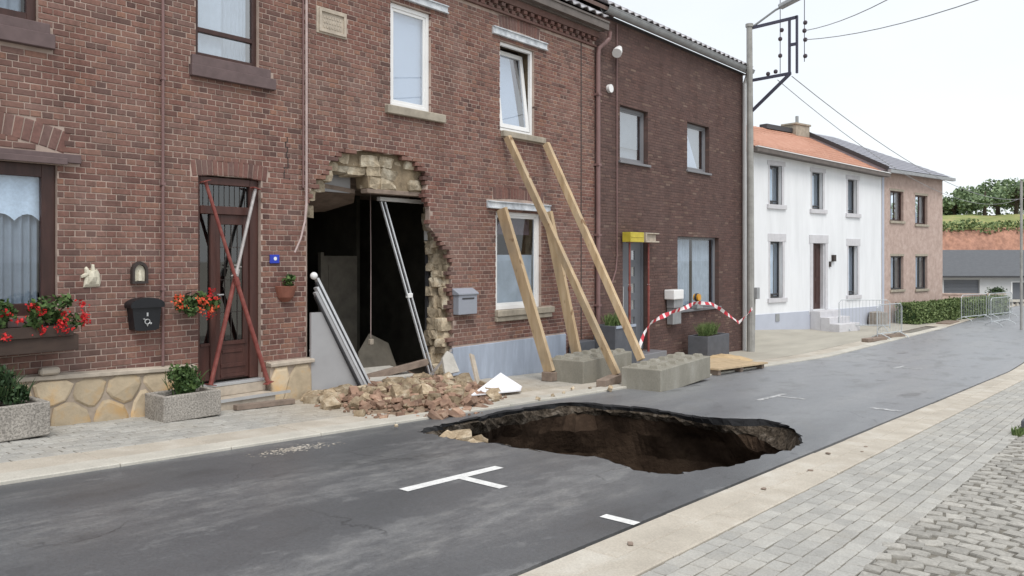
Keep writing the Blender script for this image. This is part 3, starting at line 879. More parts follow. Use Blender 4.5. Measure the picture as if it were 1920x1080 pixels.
def tile_roof(house, X0, X1, z_eave, y_eave, pitch, depth, mat, n_ind=250, tw=.25, tl=.36, name="roof_tile"):
    s, c = math.sin(pitch), math.cos(pitch)
    ridge_y = y_eave + depth
    ridge_z = z_eave + depth * math.tan(pitch)
    mb = MB()                                    # boards below the tiles
    th = .10
    mb.add([(X0, y_eave, z_eave - th), (X1, y_eave, z_eave - th), (X1, ridge_y, ridge_z - th), (X0, ridge_y, ridge_z - th),
            (X0, y_eave, z_eave - .02), (X1, y_eave, z_eave - .02), (X1, ridge_y, ridge_z - .02), (X0, ridge_y, ridge_z - .02),
            (X0, ridge_y + depth, z_eave - th), (X1, ridge_y + depth, z_eave - th), (X0, ridge_y + depth, z_eave), (X1, ridge_y + depth, z_eave)],
           [(0, 3, 2, 1), (4, 5, 6, 7), (0, 1, 5, 4), (1, 2, 6, 5), (0, 4, 7, 3), (7, 6, 11, 10), (3, 8, 9, 2), (2, 9, 11, 6), (3, 7, 10, 8), (8, 10, 11, 9)])
    roof = mb.build("roof", M['shell'], house)
    # gable ends up to the ridge
    pts = [0, .12, .25, .4, .55, .7, .85, 1.0]
    hz = [math.cos(p * 2 * math.pi) * .022 + (0.012 if p < .3 else 0) for p in pts]
    vs, fs = [], []
    n = len(pts)
    for zz in (0.0, -.018):
        for v in (0, tl):
            for i, p in enumerate(pts): vs.append((p * tw, v, hz[i] + zz + .02 - v * .05))
    for i in range(n - 1):
        fs += [(i, i + 1, n + i + 1, n + i), (2 * n + i + 1, 2 * n + i, 3 * n + i, 3 * n + i + 1), (i + 1, i, 2 * n + i, 2 * n + i + 1)]
    fs += [(0, n, 3 * n, 2 * n), (n - 1, 3 * n - 1, 4 * n - 1, 2 * n - 1)]
    tb = MB(); tb.add(vs, fs)
    me = mesh_of(tb, name, mat)
    rest = MB()
    rows = int(depth / c / (tl * .85))
    cols = int((X1 - X0) / tw)
    tw2 = (X1 - X0) / cols
    r = random.Random(3)
    k = 0
    for a in range(rows + 1):
        dd = a * tl * .85
        for b in range(cols - 1, -1, -1):
            x, y, z = X0 + b * tw2, y_eave - .05 + dd * c, z_eave + dd * s + .025 + r.uniform(-.004, .004)
            if k < n_ind and in_frame(x + .1, y, z, 30):
                inst(me, name, roof, (x, y, z), (pitch, 0, r.uniform(-.01, .01)), (tw2 / tw, 1, 1)); k += 1
            else:
                rest.add([(x + p.co.x * tw2 / tw, y + p.co.y * c - p.co.z * s, z + p.co.y * s + p.co.z * c) for p in me.vertices], [tuple(p.vertices) for p in me.polygons])
    if rest.v:
        o = rest.build("roof_tiling", mat, roof); o['kind'] = 'stuff'
    return roof

# ------------------------------------------------------------------ brown-windowed brick house at the left
HX = 6.47                                         # where the two brick houses meet
hA = thing("brick_house", "red brick house with brown windows, brown front door and a yellow stone base", "house", (4.6, 0, g(4.6)))
opA = [(1.9, 3.20, 3.97, 5.5), (4.91, 5.75, 3.97, 5.5), (1.5, 3.38, .98, 2.53), (4.94, 5.78, .03, 2.56)]
mb = MB(); mb.wall([(-.884, -1.8), (HX - .004, -1.8), (HX - .004, 6.0), (-.884, 6.0)], [rect_poly(*o, .004) for o in opA], .007, .10)
mb.build("mortar_wall", M['mortar'], hA)
mb = MB(); mb.wall([(-.884, -1.8), (HX - .004, -1.8), (HX - .004, 6.0), (-.884, 6.0)], [rect_poly(*o, .03) for o in opA], .102, .42)
mb.build("inner_wall", M['marl_wall'], hA)
arch1 = arch(hA, 2.45, 1.0, 2.655, .16, .225, 24, M['arch_brick'], seed=4)
arch2 = arch(hA, 5.36, .50, 2.535, .035, .19, 15, M['arch_brick'], seed=5)
lint_rects = [(1.4, 3.60, 2.53, 2.655)]
sill_rects = [(1.8, 3.34, 3.70, 3.97), (4.82, 5.96, 3.71, 3.97)]
def dropA(x, z, ln):
    return arch1(x, z) or arch2(x, z)
brickwork(hA, -.884, HX - .003, -.55, 6.0, opA + lint_rects + sill_rects + ARECT[1:2], dropA, M['brick'], seed=1, n_ind=300)
# windows
wA = window(hA, 1.9, 3.20, 3.97, 5.5, 'brown_wood', .085, .06, 'glass', [('dim_curtain', 2.0, 3.1, 4.05, 5.4, 9, .02, 0)], mull=(2.55,))
sill(hA, 1.8, 3.34, 3.71, 3.86, 'brown_sill', .07, par=wA); sill(hA, 1.8, 3.30, 3.862, 3.965, 'brown_sill', .04, par=wA)
wA2 = window(hA, 4.91, 5.75, 3.97, 5.5, 'brown_wood', .055, .06, 'glass_reflect', [('curtain', 4.97, 5.33, 4.03, 5.43, 4, .004, 0), ('curtain', 5.33, 5.69, 4.03, 5.43, 7, .018, 0)], trans=(4.30,))
sill(hA, 4.82, 5.96, 3.71, 3.85, 'brown_sill', .07, par=wA2); sill(hA, 4.84, 5.90, 3.852, 3.965, 'brown_sill', .04, par=wA2)
wA3 = window(hA, 1.5, 3.38, .98, 2.53, 'brown_wood', .13, .05, 'glass',
             [('lace', 1.6, 3.27, 1.95, 2.45, 7, .01, .07), ('dim_curtain', 2.88, 3.27, 1.08, 2.44, 5, .02, 0), ('night_curtain', 1.6, 2.92, 1.08, 2.44, 5, .02, 0)])
mb = MB(); mb.box(1.4, 3.60, -.05, .09, 2.56, 2.652); mb.box(1.4, 3.46, -.07, -.052, 2.535, 2.60)
mb.build("lintel", M['brown_sill'], wA3, bevel=.005)
sill(hA, 1.4, 3.42, .88, .975, 'brown_sill', .05, par=wA3)
# front door: frame, side light, transom, leaf
fr = MB()
fr.box(4.94, 4.99, .06, .16, .06, 2.55); fr.box(5.66, 5.78, .06, .16, .06, 2.55); fr.box(4.99, 5.66, .06, .16, 2.46, 2.55)
fr.box(4.99, 5.66, .05, .16, 2.10, 2.20); fr.box(5.13, 5.20, .065, .16, .06, 2.10)
door = fr.build("door", M['door_wood'], hA, bevel=.006)
lf = MB()
lf.box(5.20, 5.27, .085, .14, .08, 2.10); lf.box(5.58, 5.66, .085, .14, .08, 2.10); lf.box(5.27, 5.58, .085, .14, 1.98, 2.10); lf.box(5.27, 5.58, .085, .14, .08, .52)
lf.box(4.99, 5.13, .085, .14, .08, .52)
lf.box(5.29, 5.56, .072, .084, .40, .44); lf.box(5.25, 5.62, .066, .084, .50, .55); lf.box(5.27, 5.60, .070, .084, .22, .27); lf.box(5.27, 5.60, .070, .084, .10, .14)
lf.box(5.0, 5.125, .07, .084, .50, .54)
lf.build("door_leaf", M['door_wood'], door, bevel=.004)
for (a, b, c, d) in ((4.99, 5.13, .52, 2.10), (5.27, 5.58, .52, 1.98), (4.99, 5.66, 2.20, 2.46)):
    mb = MB(); mb.box(a, b, .105, .112, c, d)
    mb.build("pane", M['dark_glass'], door)
mb = MB()
for x in (5.34, 5.425, 5.51): mb.box(x - .004, x + .004, .098, .104, .52, 1.98)
for z in (.9, 1.3, 1.7): mb.box(5.27, 5.58, .099, .103, z - .004, z + .004)
for i in range(9): mb.box(5.05 + i * .07, 5.053 + i * .07, .098, .104, 2.2, 2.46)
mb.build("lead_bars", M['dark_metal'], door)
mb = MB(); mb.box(4.98, 5.67, .13, .14, .06, 2.5); mb.build("lining", M['room'], door)
mb = MB(); mb.tube([(5.235, .085, 1.12), (5.235, .04, 1.12)], .012); mb.tube([(5.235, .045, 1.12), (5.29, .045, 1.12)], .010); mb.build("handle", M['silver'], door)
mb = MB(); mb.box(4.97, 5.80, -.05, .055, .02, .058); mb.build("threshold", M['silver'], door, bevel=.004)
# steps in front of the door
mb = MB(); mb.box(4.93, 5.82, -.26, .06, -.42, -.105); mb.build("step", M['cap_stone'], hA, bevel=.008)
mb = MB(); mb.box(4.93, 5.82, -.045, .058, -.104, .018); mb.build("step", M['cap_stone'], hA, bevel=.008)
mb = MB(); mb.box(4.98, 6.02, -.285, -.262, -.135, -.10); mb.build("step_edge", M['silver'], hA)
# stone base: irregular stones set in mortar
def stone_base(x0, x1, ztop, zbot_f, y_front, seed, nx, capm, big=False):
    r = random.Random(seed)
    mb = MB(); mb.wall([(x0, -1.2), (x1, -1.2), (x1, ztop(x1) - .03), (x0, ztop(x0) - .03)], [], y_front + .022, .005)
    w_ = mb.build("stone_base", M['stone_mortar'], hA)
    seeds = []
    cols = nx
    rows = 2 if not big else 1
    for i in range(cols):
        for j_ in range(rows):
            x = x0 + (x1 - x0) * (i + .5 + (.25 if j_ % 2 else -.25) * (0 if big else 1) + r.uniform(-.22, .22)) / cols
            z = zbot_f((x)) - .05 + (ztop(x) - zbot_f(x) + .02) * (j_ + .5 + r.uniform(-.33, .33)) / rows
            seeds.append((x, z))
    for i, (sx, sz) in enumerate(seeds):
        poly = [(x0 + .006, -.5), (x1 - .006, -.5), (x1 - .006, ztop(x1) - .05), (x0 + .006, ztop(x0) - .05)]
        for k, (qx, qz) in enumerate(seeds):
            if k == i: continue
            mx_, mz_ = (sx + qx) / 2, (sz + qz) / 2
            nx_, nz_ = qx - sx, qz - sz
            out = []
            for a in range(len(poly)):
                p, q = poly[a], poly[(a + 1) % len(poly)]
                dp = (p[0] - mx_) * nx_ + (p[1] - mz_) * nz_
                dq = (q[0] - mx_) * nx_ + (q[1] - mz_) * nz_
                if dp <= 0: out.append(p)
                if dp * dq < 0:
                    t = dp / (dp - dq)
                    out.append((p[0] + (q[0] - p[0]) * t, p[1] + (q[1] - p[1]) * t))
            poly = out
            if len(poly) < 3: break
        if len(poly) < 3: continue
        cx = sum(p[0] for p in poly) / len(poly); cz = sum(p[1] for p in poly) / len(poly)
        rad = max(math.hypot(p[0] - cx, p[1] - cz) for p in poly)
        k = 1 - .012 / max(rad * .6, .05)
        sub = []
        for a in range(len(poly)):
            p, q = poly[a], poly[(a + 1) % len(poly)]
            sub.append((p[0] * .8 + q[0] * .2, p[1] * .8 + q[1] * .2)); 
            sub.append((p[0] * .2 + q[0] * .8 + r.uniform(-.012, .012), p[1] * .2 + q[1] * .8 + r.uniform(-.012, .012)))
        sub = [(cx + (p[0] - cx) * k, cz + (p[1] - cz) * k) for p in sub]
        mb = MB(); mb.stone(sub, .0, y_front + r.uniform(-.006, .008), .014, .86, r, .008)
        mb.build("stone", M['base_stone'], w_)
    mb = MB()
    mb.add([(x0 - .01, y_front - .02, ztop(x0) - .05), (x1 + .01, y_front - .02, ztop(x1) - .05), (x1 + .01, .004, ztop(x1) - .05), (x0 - .01, .004, ztop(x0) - .05),
            (x0 - .01, y_front - .02, ztop(x0) - .005), (x1 + .01, y_front - .02, ztop(x1) - .005), (x1 + .01, .004, ztop(x1) + .01), (x0 - .01, .004, ztop(x0) + .01)],
           [(0, 3, 2, 1), (4, 5, 6, 7), (0, 1, 5, 4), (1, 2, 6, 5), (2, 3, 7, 6), (3, 0, 4, 7)])
    mb.build("base_cap", M[capm], w_, bevel=.006)
stone_base(-.88, 4.86, lambda x: .37 - (x - 3.45) * .04, g, -.085, 23, 16, 'cap_stone')
stone_base(5.86, HX + .04, lambda x: .235, g, -.10, 8, 2, 'cap_stone', big=True)
mb = MB(); mb.box(3.17, 3.36, -.15, -.06, .385, .46); mb.build("loose_cap_stone", M['cap_stone'], hA, bevel=.02)
# pipes and cables fixed to the left house
mb = MB(); mb.tube([(4.49, -.03, 6.0), (4.49, -.03, .34)], .017, 8)
for z in (1.2, 2.4, 3.6, 4.8): mb.box(4.465, 4.515, -.05, 0, z, z + .03)
mb.build("conduit", M['pipe_brown'], hA)
shell(hA, -.884, HX - .004, 6.0, 8, M['shell'])
mb = MB(); mb.box(.6, HX - .2, .42, 7.8, 2.75, 2.95); mb.build("upper_floor", M['shell'], hA)
tile_roof(hA, -.98, HX, 6.28, -.25, R(30), 4.3, M['roof_tile'], 0)

# ------------------------------------------------------------------ brick house with the collapsed front
hB = thing("brick_house", "red brick house with white windows and a big ragged hole broken through its front wall", "house", (9.9, 0, g(9.9)))
XB1 = 13.36
HOLE = [(HX, -.75), (HX, 1.2), (6.47, 2.10), (6.55, 2.42), (6.66, 2.62), (6.80, 2.72), (6.88, 2.86), (7.02, 3.00), (7.10, 3.07), (7.35, 3.05), (7.62, 3.10), (7.95, 3.06), (8.20, 3.09), (8.45, 3.02),
        (8.58, 2.95), (8.72, 2.80), (8.66, 2.55), (8.74, 2.30), (8.74, 2.02), (8.86, 1.92), (9.02, 1.80), (9.16, 1.70), (9.24, 1.52), (9.20, 1.25), (9.25, 1.0), (9.22, .70), (9.28, .45), (9.24, .15), (9.30, -.1), (9.28, -.75)]
opB = [(7.96, 8.79, 3.82, 5.36), (10.45, 11.40, 3.76, 5.30), (10.34, 11.61, .67, 2.38)]
HB_W = [(HX + .003, -1.8), (9.4, -1.8), (XB1, -1.8), (XB1, 6.05), (HX + .003, 6.05)]
def grow(poly, e):
    cx, cz = 7.9, 1.3
    out = []
    for x, z in poly:
        d = math.hypot(x - cx, z - cz)
        out.append((max(HX + .012, x + (x - cx) / d * e), z + (z - cz) / d * e))
    return out
HG = grow(HOLE, .035)
mb = MB(); mb.wall(HB_W, [HG] + [rect_poly(*o, .004) for o in opB], .007, .10)
mb.build("mortar_wall", M['mortar'], hB)
INNER = [(HX + .02, -.8), (HX + .02, 2.15), (6.72, 2.45), (6.95, 2.62), (7.02, 2.80), (7.62, 2.82), (7.66, 2.52), (8.2, 2.50), (8.80, 2.50), (9.0, 2.45), (9.14, 2.1), (9.22, 1.4), (9.24, .5), (9.26, -.8)]
mb = MB(); mb.wall(HB_W, [grow(INNER, .07)] + [rect_poly(*o, .03) for o in opB], .13, .40)
mb.build("inner_wall", M['marl_wall'], hB)
arch3 = arch(hB, 10.99, .56, 5.52, .03, .215, 14, M['arch_brick'], seed=6)
arch4 = arch(hB, 10.97, .70, 2.565, .03, .20, 18, M['arch_brick'], seed=7)
lrB = [(7.80, 9.14, 5.43, 5.56), (10.24, 11.75, 5.37, 5.505), (10.10, 11.85, 2.405, 2.535)]
srB = [(7.85, 9.06, 3.68, 3.82), (10.47, 11.67, 3.65, 3.76), (10.31, 11.92, .47, .67), (6.63, 7.14, 4.61, 4.97)]
def dropB(x, z, ln):
    if arch3(x, z) or arch4(x, z): return True
    return sum(inside(HOLE, x + ln * q, z) for q in (-.42, -.2, 0, .2, .42)) >= 3
brickwork(hB, HX + .003, XB1, -.72, 5.76, opB + lrB + srB + [(9.27, 12.36, -.8, .125)] + ARECT[2:4], dropB, M['brick'], seed=2, n_ind=300, grooves=[(12.875, 12.90)])
mb = MB(); mb.box(12.872, 12.903, .001, .0068, -.5, 5.76); mb.build("expansion_joint", M['dark_metal'], hB)
def steel_lintel(par, a, b, z0, z1):
    mb = MB()
    mb.box(a, b, -.055, .05, z1 - .02, z1); mb.box(a, b, -.055, .05, z0, z0 + .02); mb.box(a, b, -.03, .02, z0 + .02, z1 - .02)
    return mb.build("lintel", M['steel_white'], par, bevel=.003)
wB1 = window(hB, 7.96, 8.79, 3.82, 5.36, 'white_pvc', .065, .05, 'glass_reflect', [('blind', 8.03, 8.72, 3.89, 5.29, 1, .001, 0)], sash=.045)
steel_lintel(wB1, 7.80, 9.14, 5.435, 5.56)
sill(hB, 7.85, 9.06, 3.69, 3.817, 'sill_stone', .07, .049, par=wB1, bevel=.01)
# tilted-open upper window
wB2 = window(hB, 10.45, 11.40, 3.76, 5.30, 'white_pvc', .055, .05, 'glass', [])
bpy.data.objects.remove(wB2.children[0])
sh = MB()
X0, X1, Z0, Z1, t_ = 10.52, 11.33, 3.83, 5.23, .075
sh.box(X0, X0 + t_, .0, .055, 0, Z1 - Z0); sh.box(X1 - t_, X1, 0, .055, 0, Z1 - Z0); sh.box(X0 + t_, X1 - t_, 0, .055, 0, t_); sh.box(X0 + t_, X1 - t_, 0, .055, Z1 - Z0 - t_, Z1 - Z0)
gl_ = MB(); gl_.box(X0 + t_ * .8, X1 - t_ * .8, .025, .031, t_ * .8, Z1 - Z0 - t_ * .8)
tilt = R(7)
def tilted(m):
    m.v = [(x, .055 + y * math.cos(tilt) + z * math.sin(tilt), Z0 + z * math.cos(tilt) - y * math.sin(tilt)) for x, y, z in m.v]
    return m
so = tilted(sh).build("sash", M['white_pvc'], wB2, bevel=.004)
tilted(gl_).build("pane", M['glass_reflect'], wB2)
cu = MB(); cu.add([(10.60, .20, 3.86), (11.24, .20, 3.86), (11.04, .30, 5.20), (10.60, .30, 5.20)], [(0, 1, 2, 3)]); cu.build("curtain", M['blind'], wB2)
cu = cloth(10.6, 11.3, 3.86, 5.24, .34, 5, .012); cu.build("curtain", M['night_curtain'], wB2, smooth=True)
steel_lintel(wB2, 10.24, 11.75, 5.37, 5.505)
sill(hB, 10.47, 11.67, 3.65, 3.757, 'sill_stone', .07, .049, par=wB2, bevel=.01)
wB3 = window(hB, 10.34, 11.61, .67, 2.38, 'white_pvc', .075, .06, 'glass', [('mid_curtain', 10.42, 11.52, .75, 1.62, 2, .004, 0)], sash=.04)
mb = MB(); mb.box(10.44, 11.5, .20, .22, 1.98, 2.28); mb.build("curtain", M['night_curtain'], wB3)
steel_lintel(wB3, 10.10, 11.85, 2.405, 2.535)
sill(hB, 10.31, 11.92, .56, .668, 'sill_stone', .08, .055, par=wB3, bevel=.01); sill(hB, 10.31, 11.88, .475, .558, 'sill_stone', .05, .055, par=wB3, bevel=.01)
mb = MB(); mb.box(9.27, 12.36, -.018, .08, -1.0, .125); mb.build("plinth", M['plinth'], hB, bevel=.006)
# framed stone tablet
mb = MB(); mb.box(6.63, 7.14, -.012, .08, 4.61, 4.97)
tb = mb.build("stone_tablet", M['cap_stone'], hB, bevel=.006)
mb = MB()
mb.box(6.66, 7.11, -.035, -.013, 4.91, 4.945); mb.box(6.66, 7.11, -.035, -.013, 4.635, 4.67); mb.box(6.66, 6.695, -.035, -.013, 4.67, 4.91); mb.box(7.075, 7.11, -.035, -.013, 4.67, 4.91)
r = random.Random(5)
for i in range(3):
    for k in range(7): mb.box(6.74 + k * .045, 6.765 + k * .045, -.019, -.013, 4.70 + i * .065, 4.74 + i * .065 - r.random() * .012)
mb.build("tablet_relief", M['cap_stone'], tb)
# corbelled brick cornice and gutter
mb = MB(); mb.box(HX + .003, XB1, -.05, .1, 5.762, 5.80); mb.box(HX + .003, XB1, -.10, .1, 5.94, 6.05); mb.build("cornice", M['arch_brick'], hB)
bmesh_corb = brick_mesh(.10, .062, .16, M['arch_brick'], 77)
for k in range(int((XB1 - HX) / .2)):
    inst(bmesh_corb, "corbel_brick", hB, (HX + .08 + k * .2, -.055, 5.835))
    inst(bmesh_corb, "corbel_brick", hB, (HX + .18 + k * .2, -.085, 5.902))
def gutter(house, x0, x1, y, z, rad, mat, square=False):
    mb = MB()
    if square:
        mb.box(x0, x1, y - rad, y + rad, z - rad, z - rad + .02); mb.box(x0, x1, y - rad, y - rad + .015, z - rad + .02, z + rad); mb.box(x0, x1, y + rad - .015, y + rad, z - rad + .02, z + rad)
        mb.box(x0, x1, y - rad - .02, y - rad, z + rad - .035, z + rad)
    else:
        n = 10
        vs = []
        for x in (x0, x1):
            for q in (rad, rad - .008):
                for i in range(n + 1):
                    a = math.pi + math.pi * i / n
                    vs.append((x, y + q * math.cos(a), z + q * math.sin(a)))
        m = n + 1
        fs = []
        for i in range(n):
            fs += [(i, i + 1, 2 * m + i + 1, 2 * m + i), (m + i + 1, m + i, 3 * m + i, 3 * m + i + 1), (i, m + i, m + i + 1, i + 1), (2 * m + i + 1, 3 * m + i + 1, 3 * m + i, 2 * m + i)]
        fs += [(0, 2 * m, 3 * m, m), (n, m + n, 3 * m + n, 2 * m + n)]
        mb.add(vs, fs)
        mb.tube([(x0, y - rad, z), (x1, y - rad, z)], .012, 6)
    return mb.build("gutter", mat, house)
gutter(hA, -.98, HX, -.19, 6.16, .085, M['dark_gutter'], True)
gutter(hB, HX + .003, XB1 + .1, -.19, 6.16, .085, M['dark_gutter'], True)
mb = MB(); mb.box(HX, XB1, -.16, .3, 6.05, 6.075); mb.build("soffit", M['dark_gutter'], hB)
mb = MB(); mb.tube([(13.62, -.19, 6.10), (13.62, -.17, 5.96), (13.40, -.07, 5.74), (13.38, -.065, 5.6), (13.38, -.065, g(13.4))], .045, 10)
for z in (.6, 2.0, 3.4, 4.8): mb.box(13.325, 13.435, -.115, 0, z, z + .04)
mb.build("downpipe", M['pipe_brown'], hB)
mb = MB(); mb.tube([(6.44, -.04, 6.0), (6.44, -.04, 2.6), (6.435, -.045, 2.3), (6.40, -.06, 2.05), (6.32, -.08, 1.82), (6.22, -.09, 1.64)], [.017, .017, .016, .014, .013, .012], 8)
mb.build("cable", M['cable_pale'], hB)
mb = MB(); mb.tube([(6.40, -.025, 6.0), (6.40, -.025, 2.5)], .012, 6); mb.build("conduit", M['pipe_brown'], hB)
shell(hB, HX + .003, XB1, 6.05, 8, M['shell'])
tile_roof(hB, HX, XB1 + .02, 6.28, -.25, R(30), 4.3, M['roof_tile'], 120)
# the room behind the hole
RX0, RX1, RY1 = 6.6, 10.25, 6.2
mb = MB()
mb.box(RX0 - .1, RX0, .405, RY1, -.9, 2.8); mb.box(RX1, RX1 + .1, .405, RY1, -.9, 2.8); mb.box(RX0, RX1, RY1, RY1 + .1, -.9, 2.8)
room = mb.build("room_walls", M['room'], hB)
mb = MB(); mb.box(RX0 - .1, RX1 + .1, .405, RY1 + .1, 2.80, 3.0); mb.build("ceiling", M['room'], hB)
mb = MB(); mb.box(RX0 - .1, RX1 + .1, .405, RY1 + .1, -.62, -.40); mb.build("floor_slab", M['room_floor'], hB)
for k in range(4):
    mb = MB(); mb.box(RX0, RX1, .55 + k * .75, .63 + k * .75, 2.66, 2.798); mb.build("ceiling_joist", M['old_timber'], hB)
mb = MB(); mb.box(9.12, 9.2, 2.2, RY1, -.4, 2.798); mb.build("partition", M['room'], hB)
# broken edge: marl blocks of the inner leaf
rk = []
def rock_mesh(seed, mat, name, sx=1, sy=1, sz=1, box=.75):
    r = random.Random(seed)
    bm = bmesh.new()
    bmesh.ops.create_cube(bm, size=1)
    bmesh.ops.subdivide_edges(bm, edges=bm.edges[:], cuts=1, use_grid_fill=True)
    for v in bm.verts:
        d = v.co.normalized() * .62
        v.co = v.co * box + d * (1 - box) + Vector((r.uniform(-.07, .07), r.uniform(-.07, .07), r.uniform(-.07, .07)))
        v.co.x *= sx; v.co.y *= sy; v.co.z *= sz
    bmesh.ops.triangulate(bm, faces=bm.faces[:])
    me = bpy.data.meshes.new(name)
    bm.to_mesh(me); bm.free()
    me.materials.append(mat)
    return me
MR = [rock_mesh(60 + i, M['marl'], "marl_block") for i in range(8)]
r = random.Random(31)
def marl(x, y, z, w_, d_, h_):
    inst(MR[r.randrange(8)], "marl_block", hB, (x, y, z), (r.uniform(-.09, .09), r.uniform(-.09, .09), r.uniform(-.12, .12)), (w_, d_, h_))
for (xa, xb, zc, h_, yy) in ((7.06, 8.66, 2.985, .16, .20), (7.0, 8.72, 2.83, .16, .23), (7.66, 8.80, 2.66, .17, .21)):
    x = xa
    while x < xb:
        w_ = r.uniform(.19, .33)
        marl(x + w_ / 2, yy + r.uniform(-.02, .05), zc + r.uniform(-.02, .02), w_ * 1.03, .22, h_ * r.uniform(.88, 1.05))
        x += w_ + .008
for (x, z) in ((6.62, 2.42), (6.76, 2.55), (6.90, 2.70), (6.98, 2.86), (6.58, 2.2)): marl(x, .22, z, .2, .2, .16)
mb = MB(); mb.beam((7.62, .20, 2.545), (9.1, .20, 2.555), .16, .065); mb.build("timber_lintel", M['old_timber'], hB, bevel=.006)
z = -.62
while z < 2.3:
    h_ = r.uniform(.09, .20)
    for yy, dd in ((.14, .14), (.25, .13), (.36, .13)):
        if r.random() < .90: marl(9.28 + r.uniform(-.10, .07) - max(0, z - 1.7) * .25, yy + r.uniform(-.015, .015), z + h_ / 2, r.uniform(.22, .30), dd * r.uniform(.95, 1.2), h_ * 1.04)
    z += h_ * .97
mb = MB(); mb.box(7.02, 7.56, .44, .47, 2.52, 2.80); mb.build("plaster_patch", M['panel_grey'], hB)
mb = MB(); mb.box(8.36, 9.08, 2.13, 2.18, -.4, 1.6); mb.box(8.30, 8.36, 2.12, 2.20, -.4, 1.66); mb.box(8.46, 8.98, 2.122, 2.13, -.2, .55); mb.box(8.46, 8.98, 2.122, 2.13, .7, 1.45)
mb.build("inner_door", M['stained_door'], hB)
mb = MB()
ca = [(6.72, .43, 2.60), (7.64, .43, 2.52), (8.0, .9, 2.42), (7.9, 1.5, 2.30), (6.9, 1.6, 2.22), (6.66, 1.0, 2.34)]
mb.add(ca + [(x, y, z + .06) for x, y, z in ca], [(0, 1, 2, 3, 4, 5)[::-1], tuple(range(6, 12))] + [(k, (k + 1) % 6, 6 + (k + 1) % 6, 6 + k) for k in range(6)])
mb.build("sagging_ceiling_board", M['old_timber'], hB)
# remains of the old door frame in the opening
mb = MB(); mb.box(8.12, 9.20, .42, .50, 2.44, 2.50); mb.box(9.12, 9.20, .42, .50, 1.85, 2.44); mb.build("broken_door_frame", M['white_pvc'], hB, bevel=.004)
mb = MB(); mb.box(9.125, 9.175, .425, .48, -.55, 1.85); mb.build("door_post", M['dark_frame'], hB)

# ------------------------------------------------------------------ dark brick house
hC = thing("brick_house", "dark brown brick house with grey windows and a grey tiled roof", "house", (17, 0, g(17)))
XC0, XC1, ZC = 13.375, 20.50, 6.45
opC = [(14.31, 15.46, 3.60, 4.76), (17.31, 18.47, 3.66, 4.80), (16.83, 19.02, .34, 2.09), (14.42, 15.50, -.45, 2.10)]
mb = MB(); mb.wall([(XC0, -2), (XC1, -2), (XC1, ZC), (XC0, ZC)], [rect_poly(*o, .004) for o in opC], .004, .12); mb.build("mortar_wall", M['dark_mortar'], hC)
mb = MB(); mb.wall([(XC0, -2), (XC1, -2), (XC1, ZC), (XC0, ZC)], [rect_poly(*o, .03) for o in opC], .122, .40); mb.build("inner_wall", M['shell'], hC)
brickwork(hC, XC0, XC1, -1.0, ZC, opC + [(14.25, 15.52, 3.545, 3.60), (17.25, 18.52, 3.605, 3.66), (16.78, 19.07, .28, .34)], None, M['dark_brick'], course=.06, L=.21, seed=3, n_ind=300, bond='wild', D=.10)
wc = window(hC, 14.31, 15.46, 3.60, 4.76, 'grey_pvc', .06, .11, 'glass_reflect', [('dim_curtain', 14.38, 15.39, 3.93, 4.69, 1, .001, 0), ('panel_grey', 14.38, 15.39, 3.67, 3.93, 1, .001, 0)], sash=.035)
sill(hC, 14.25, 15.52, 3.547, 3.597, 'grey_pvc', .05, .10, par=wc)
wc = window(hC, 17.31, 18.47, 3.66, 4.80, 'grey_pvc', .06, .11, 'glass_reflect', [], sash=.035)
mb = MB(); mb.add([(17.4, .21, 3.73), (18.25, .21, 3.73), (17.6, .21, 4.72), (17.4, .21, 4.72)], [(0, 1, 2, 3)]); mb.build("curtain", M['blind'], wc)
mb = MB(); mb.add([(17.4, .25, 3.73), (18.4, .25, 3.73), (18.4, .25, 4.72), (17.4, .25, 4.72)], [(0, 1, 2, 3)]); mb.build("blind", M['panel_grey'], wc)
sill(hC, 17.25, 18.52, 3.607, 3.657, 'grey_pvc', .05, .10, par=wc)
wc = window(hC, 16.83, 19.02, .34, 2.09, 'grey_pvc', .07, .11, 'glass', [('mid_curtain', 16.95, 17.75, .42, 2.0, 6, .045, 0), ('mid_curtain', 18.05, 18.95, .42, 2.0, 7, .03, 0)])
sill(hC, 16.78, 19.07, .282, .337, 'grey_pvc', .05, .10, par=wc)
mb = MB(); mb.box(14.42, 14.5, .14, .22, -.45, 2.10); mb.box(15.42, 15.5, .14, .22, -.45, 2.10); mb.box(14.5, 15.42, .14, .22, 2.02, 2.10)
dc = mb.build("door", M['grey_door'], hC, bevel=.004)
mb = MB(); mb.wall(rect_poly(14.5, 15.42, -.42, 2.02), [rect_poly(15.02, 15.16, z, z + .20) for z in (.08, .44, .80, 1.16, 1.52)], .16, .21); mb.build("door_leaf", M['grey_door'], dc)
for z in (.08, .44, .80, 1.16, 1.52):
    mb = MB(); mb.box(15.015, 15.165, .175, .185, z - .005, z + .205); mb.build("pane", M['glass_reflect'], dc)
    mb = MB(); mb.box(15.015, 15.165, .20, .205, z - .004, z + .204); mb.build("backing", M['panel_grey'], dc)
mb = MB(); mb.tube([(14.62, .12, .5), (14.62, .12, .95)], .015, 8); mb.box(14.61, 14.63, .12, .16, .53, .55); mb.box(14.61, 14.63, .12, .16, .9, .92); mb.build("handle", M['silver'], dc)
mb = MB(); mb.box(14.35, 15.62, -.38, .12, g(15) - .3, -.46); mb.build("step", M['grey_pvc'], hC, bevel=.01)
gutter(hC, XC0 + .1, XC1 + .12, -.17, 6.57, .11, M['zinc'])
mb = MB(); mb.box(XC0 + .1, XC1 + .02, -.085, .3, 6.452, 6.475); mb.build("soffit", M['dark_frame'], hC)
tile_roof(hC, XC0, XC1 + .05, 6.60, -.2, R(29.5), 4.2, M['roof_tile'], 230)
